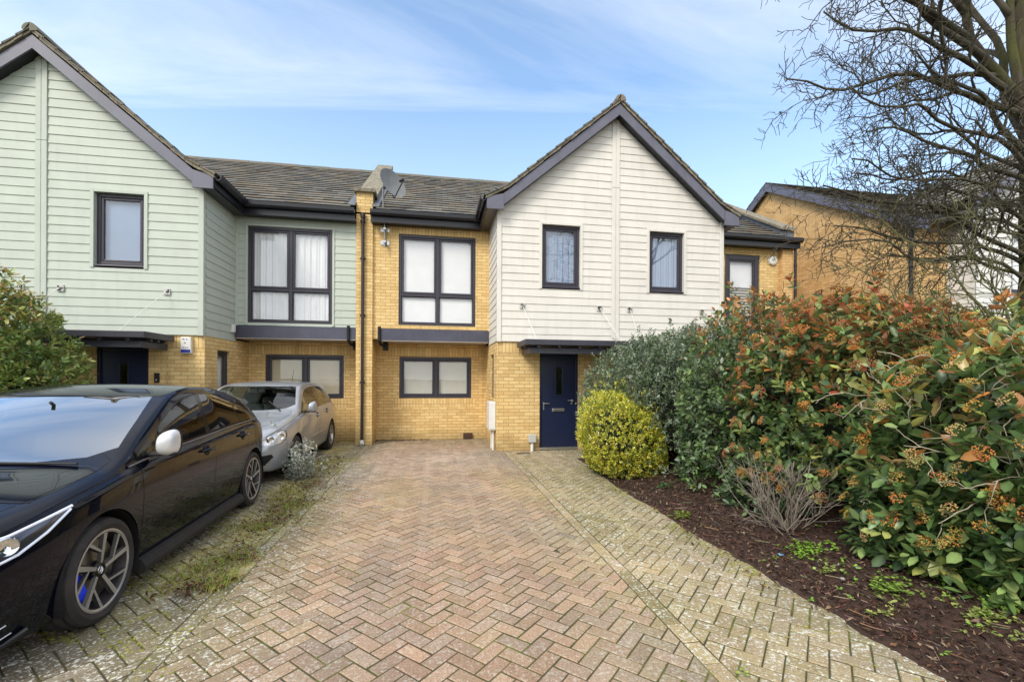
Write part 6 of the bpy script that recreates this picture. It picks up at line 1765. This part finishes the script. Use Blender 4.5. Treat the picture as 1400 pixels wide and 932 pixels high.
TX, TY = 7.16, 4.22
tree = thing('bare_tree', 'large bare tree with mossy dark trunk and spreading leafless limbs on the right', 'tree', (TX, TY, 0))
rr = random.Random(101)
tk = MB(); tp = [(TX + .06, TY, -.1), (TX + .03, TY, .8), (TX, TY + .02, 1.9), (TX - .03, TY, 3.0), (TX - .06, TY, 3.9), (TX - .05, TY + .02, 4.45)]
tp = [Vector(p) for p in tp]; fine_ = []
for i in range(len(tp) - 1):
    for k in range(6):
        t = k / 6; q = tp[i].lerp(tp[i + 1], t); fine_.append(q + Vector((noise.noise(q * 1.3), noise.noise(q * 1.3 + Vector((5, 0, 0))), 0)) * .03)
fine_.append(tp[-1])
tk.tube(fine_, [.145 - .05 * i / len(fine_) + .05 * max(0, 1 - i / 3) + .008 * noise.noise(Vector((i * .9, 0, 0))) for i in range(len(fine_))], 18)
# forks
F0 = Vector((TX - .05, TY, 4.5))
forks = [(F0 + Vector((0, 0, -.3)), F0 + Vector((-1.45, -.1, 2.5)), .078, .012), (F0, F0 + Vector((.05, .1, 4.4)), .082, .010), (F0, F0 + Vector((1.25, .0, 3.2)), .07, .010), (F0 + Vector((0, 0, -.2)), F0 + Vector((.3, 1.2, 3.2)), .065, .010), (F0, F0 + Vector((-.45, .25, 3.4)), .062, .010)]
fk = []
for (a, b, r0, r1) in forks:
    c = limb(a, b, .02, 12, rr, .035); tk.tube(c, [r0 + (r1 - r0) * i / 12 for i in range(13)], 12); fk.append(c)
tk.build('trunk', M_BARK, tree, smooth=True)
cr = MB()
A = lambda x, z, y=0.0: Vector((TX + x, TY + y, z))
limbs = [(A(-.08, 4.2), A(-1.95, 5.15, -.15), .05), (fk[0][3], A(-3.0, 5.55, .1), .055), (fk[0][5], A(-3.05, 6.1, -.2), .055), (fk[0][7], A(-2.6, 6.9, .2), .05), (fk[0][9], A(-2.2, 7.4, -.3), .045),
         (A(-.07, 3.95), A(-2.35, 4.35, .1), .042), (A(-.05, 3.7), A(-1.4, 3.6, -.1), .030), (A(-.05, 3.45), A(-1.6, 3.95, .35), .032), (A(-.04, 2.95, .05), A(-2.7, 3.25, .15), .036), (fk[1][4], A(-1.2, 7.8, .2), .05), (fk[1][8], A(.2, 9.3), .05), (fk[4][5], A(-1.6, 7.3, .5), .045), (fk[4][11], A(-.9, 8.4, .4), .04),
         (fk[2][4], A(2.2, 6.6), .05), (fk[2][8], A(2.4, 7.8, .4), .045), (A(.0, 4.0), A(1.9, 4.6, .3), .05), (fk[3][5], A(.6, 6.8, 2.0), .045), (A(.0, 3.6), A(.4, 4.3, 1.9), .04), (fk[0][8], A(-1.8, 6.2, -1.0), .04), (fk[1][6], A(.5, 7.6, -1.2), .04),
         (fk[0][4], A(-2.3, 4.95, .3), .04), (fk[0][10], A(-1.5, 7.6, .3), .04), (A(-.06, 4.05), A(-1.7, 4.75, .4), .036),
         (fk[0][2], A(-3.3, 4.95, .2), .05), (fk[0][6], A(-3.5, 5.75, -.1), .05), (fk[0][9], A(-3.2, 6.6, .2), .045), (A(-.06, 4.1), A(-2.9, 4.6, -.2), .04), (A(-.05, 3.3), A(-2.3, 3.55, .1), .034), (A(-.05, 2.8), A(-1.7, 3.0, .3), .028), (A(-.05, 3.8), A(-1.9, 4.15, .6), .03), (A(-.05, 3.1), A(-1.5, 3.35, -.4), .026), (A(-.05, 3.0), A(-3.0, 3.55, -.1), .038), (A(-.05, 2.7), A(-2.9, 2.95, .2), .032), (A(-.05, 3.35), A(-2.6, 4.0, .1), .034)]
for c_ in fk: limbs.append((c_[10], c_[12] + (c_[12] - c_[9]) * .9, .016))
for (a, b, r0) in limbs:
    c = limb(a, b, rr.uniform(.02, .08), 12, rr, .045)
    ramify(cr, c, r0 * .80, .008, 3, rr, 1.1, .6, 4.1 if b.x < TX else 2.6, .35, .22)
cr.build('branches', M_BRANCH, tree, smooth=True)

# thin suckering shrub of bare greenish stems in front of the tree
bs = thing('bare_shrub', 'bare many stemmed shrub with long thin greenish twigs arching over the hedge', 'shrub', (4.55, 2.95, .0))
mb = MB(); rr = random.Random(131)
S0 = Vector((4.72, 2.9, .9))
main = [((4.78, 2.80, .4), (4.42, 2.95, 1.62), .022), ((4.42, 2.95, 1.60), (4.36, 3.2, 2.15), .014), ((4.42, 2.95, 1.60), (3.55, 3.3, 2.45), .011), ((4.9, 3.0, .6), (5.2, 3.3, 2.3), .018), ((5.2, 3.3, 2.0), (4.3, 3.9, 3.3), .013), ((5.0, 3.0, 1.2), (4.0, 3.7, 2.75), .012), ((5.2, 3.2, 1.8), (5.0, 3.6, 3.35), .012),
        ((4.9, 3.1, 1.4), (3.5, 4.1, 2.35), .009), ((4.7, 3.0, 1.2), (3.9, 2.9, 1.55), .008), ((4.95, 2.8, .8), (4.25, 2.6, 1.28), .009), ((4.9, 2.75, .9), (4.0, 2.75, 1.12), .008), ((5.2, 3.2, 2.1), (4.6, 3.2, 2.9), .010), ((4.9, 2.9, .7), (4.45, 2.45, 1.0), .008), ((5.1, 3.0, 1.5), (4.4, 3.0, 2.3), .010), ((5.3, 3.3, 1.9), (5.5, 3.6, 3.1), .012)]
for (a, b, r0) in main:
    c = limb(a, b, rr.uniform(.0, .08), 9, rr, .05); ramify(mb, c, r0, r0 * .35, 2, rr, .62, .8, 6.5, .25)
mb.build('stems', M_MOSSB, bs, smooth=True)
mb = MB(); rr = random.Random(151)                       # pale thin growth reaching out over the face of the hedge
for (a, b, r0) in (((4.5, 2.35, .75), (3.28, 2.75, 1.30), .008), ((4.5, 2.4, .8), (3.22, 2.45, 1.02), .007), ((4.5, 2.6, .9), (3.30, 3.05, 1.52), .008), ((4.6, 2.3, .7), (3.30, 2.15, .92), .007), ((4.5, 2.5, .9), (3.45, 2.35, 1.42), .008), ((4.6, 2.6, 1.0), (3.55, 2.75, 1.78), .008), ((4.7, 2.4, 1.0), (3.75, 2.25, 1.66), .008), ((4.5, 2.2, .6), (3.35, 2.25, .72), .006)):
    c = limb(a, b, rr.uniform(.03, .09), 9, rr, .05); ramify(mb, c, r0, r0 * .3, 2, rr, .5, .8, 4.5, .15, .35)
mb.build('pale_twigs', plain('pale_dry_twig', (.36, .31, .22), .85, var=.35, scale=9), bs, smooth=True)
# ------------------------------------------------------------------ light, sky, camera
SUN_EL, SUN_AZ = 42.0, 222.0                 # azimuth clockwise from +Y: behind the viewer, a little to the left
w = bpy.data.worlds.new('World'); scene.world = w; w.use_nodes = True
nt = w.node_tree; nt.nodes.clear()
out = nt.nodes.new('ShaderNodeOutputWorld'); bg = nt.nodes.new('ShaderNodeBackground'); nt.links.new(bg.outputs[0], out.inputs[0])
sky = nt.nodes.new('ShaderNodeTexSky'); sky.sky_type = 'NISHITA'; sky.sun_disc = False
sky.sun_elevation = R(SUN_EL); sky.sun_rotation = R(SUN_AZ); sky.altitude = 50; sky.air_density = 1.0; sky.dust_density = 1.2; sky.ozone_density = 1.5
tc = nt.nodes.new('ShaderNodeTexCoord'); sp = nt.nodes.new('ShaderNodeSeparateXYZ'); nt.links.new(tc.outputs['Generated'], sp.inputs[0])
zc = math_n(nt, 'MAXIMUM', sp.outputs[2], .06)
cx = math_n(nt, 'DIVIDE', sp.outputs[0], zc); cy = math_n(nt, 'DIVIDE', sp.outputs[1], zc)
cb = nt.nodes.new('ShaderNodeCombineXYZ'); nt.links.new(cx, cb.inputs[0]); nt.links.new(cy, cb.inputs[1])
mp = nt.nodes.new('ShaderNodeMapping'); mp.inputs['Scale'].default_value = (.34, 1.35, 1); mp.inputs['Rotation'].default_value = (0, 0, R(14)); mp.inputs['Location'].default_value = (3.1, 1.4, 0); nt.links.new(cb.outputs[0], mp.inputs[0])
n1 = noise_n(nt, .9, 9, .62, mp.outputs[0], 1.1); n2 = noise_n(nt, .35, 4, .5, mp.outputs[0], .4)
cl = math_n(nt, 'MULTIPLY', ramp(nt, n1, [(.40, 0.0), (.72, 1.0)]), ramp(nt, n2, [(.32, .15), (.68, 1.0)]))
cl = math_n(nt, 'ADD', math_n(nt, 'MULTIPLY', cl, .9), .10, clamp=True)
hz = ramp(nt, sp.outputs[2], [(0.0, .62), (.30, .28), (.6, .05), (.68, .06), (.86, .75)])  # extra cloud near the zenith added, out of view, for the windscreen reflection
cl = math_n(nt, 'MAXIMUM', cl, hz)
# unseen bright overcast added behind the viewer to whiten fill light and reflections
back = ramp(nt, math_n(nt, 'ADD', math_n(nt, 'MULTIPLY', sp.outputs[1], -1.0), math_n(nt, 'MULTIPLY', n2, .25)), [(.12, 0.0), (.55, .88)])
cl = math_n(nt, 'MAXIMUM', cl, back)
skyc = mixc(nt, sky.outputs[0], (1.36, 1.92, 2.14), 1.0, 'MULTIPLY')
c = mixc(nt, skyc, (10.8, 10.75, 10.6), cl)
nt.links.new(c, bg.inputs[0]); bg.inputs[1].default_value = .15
sun = bpy.data.lights.new('sun', 'SUN'); sun.energy = 2.95; sun.angle = R(20); sun.color = (1, .93, .82)
so = bpy.data.objects.new('sun', sun); col.objects.link(so)
d = Vector((math.sin(R(SUN_AZ)) * math.cos(R(SUN_EL)), math.cos(R(SUN_AZ)) * math.cos(R(SUN_EL)), math.sin(R(SUN_EL))))
so.rotation_euler = (-d).to_track_quat('-Z', 'Y').to_euler(); so.location = d * 60

cam = bpy.data.cameras.new('camera'); co = bpy.data.objects.new('camera', cam); col.objects.link(co)
f, a, roll = 609.0, .173, .005
F, Rt, U = Vector((math.sin(a), math.cos(a), 0)), Vector((math.cos(a), -math.sin(a), 0)), Vector((0, 0, 1))
r2 = (Rt + roll * U).normalized(); u2 = (U - roll * Rt).normalized()
M = Matrix((r2, u2, -F)).transposed().to_4x4(); M.translation = Vector((0, 0, 1.55)); co.matrix_world = M
cam.sensor_width = 36; cam.sensor_fit = 'HORIZONTAL'; cam.lens = f / 1400 * 36; cam.shift_y = 51.2 / 1400; cam.clip_start = .05; cam.clip_end = 1500
scene.camera = co
scene.view_settings.view_transform = 'Standard'; scene.view_settings.look = 'None'; scene.view_settings.exposure = 0; scene.view_settings.gamma = 1
scene.render.engine = 'CYCLES'
cy_ = scene.cycles; cy_.use_denoising = True; cy_.max_bounces = 7; cy_.diffuse_bounces = 3; cy_.glossy_bounces = 4; cy_.transmission_bounces = 6; cy_.transparent_max_bounces = 14; cy_.caustics_reflective = False; cy_.caustics_refractive = False
for m in bpy.data.meshes:
    if not m.users: bpy.data.meshes.remove(m)
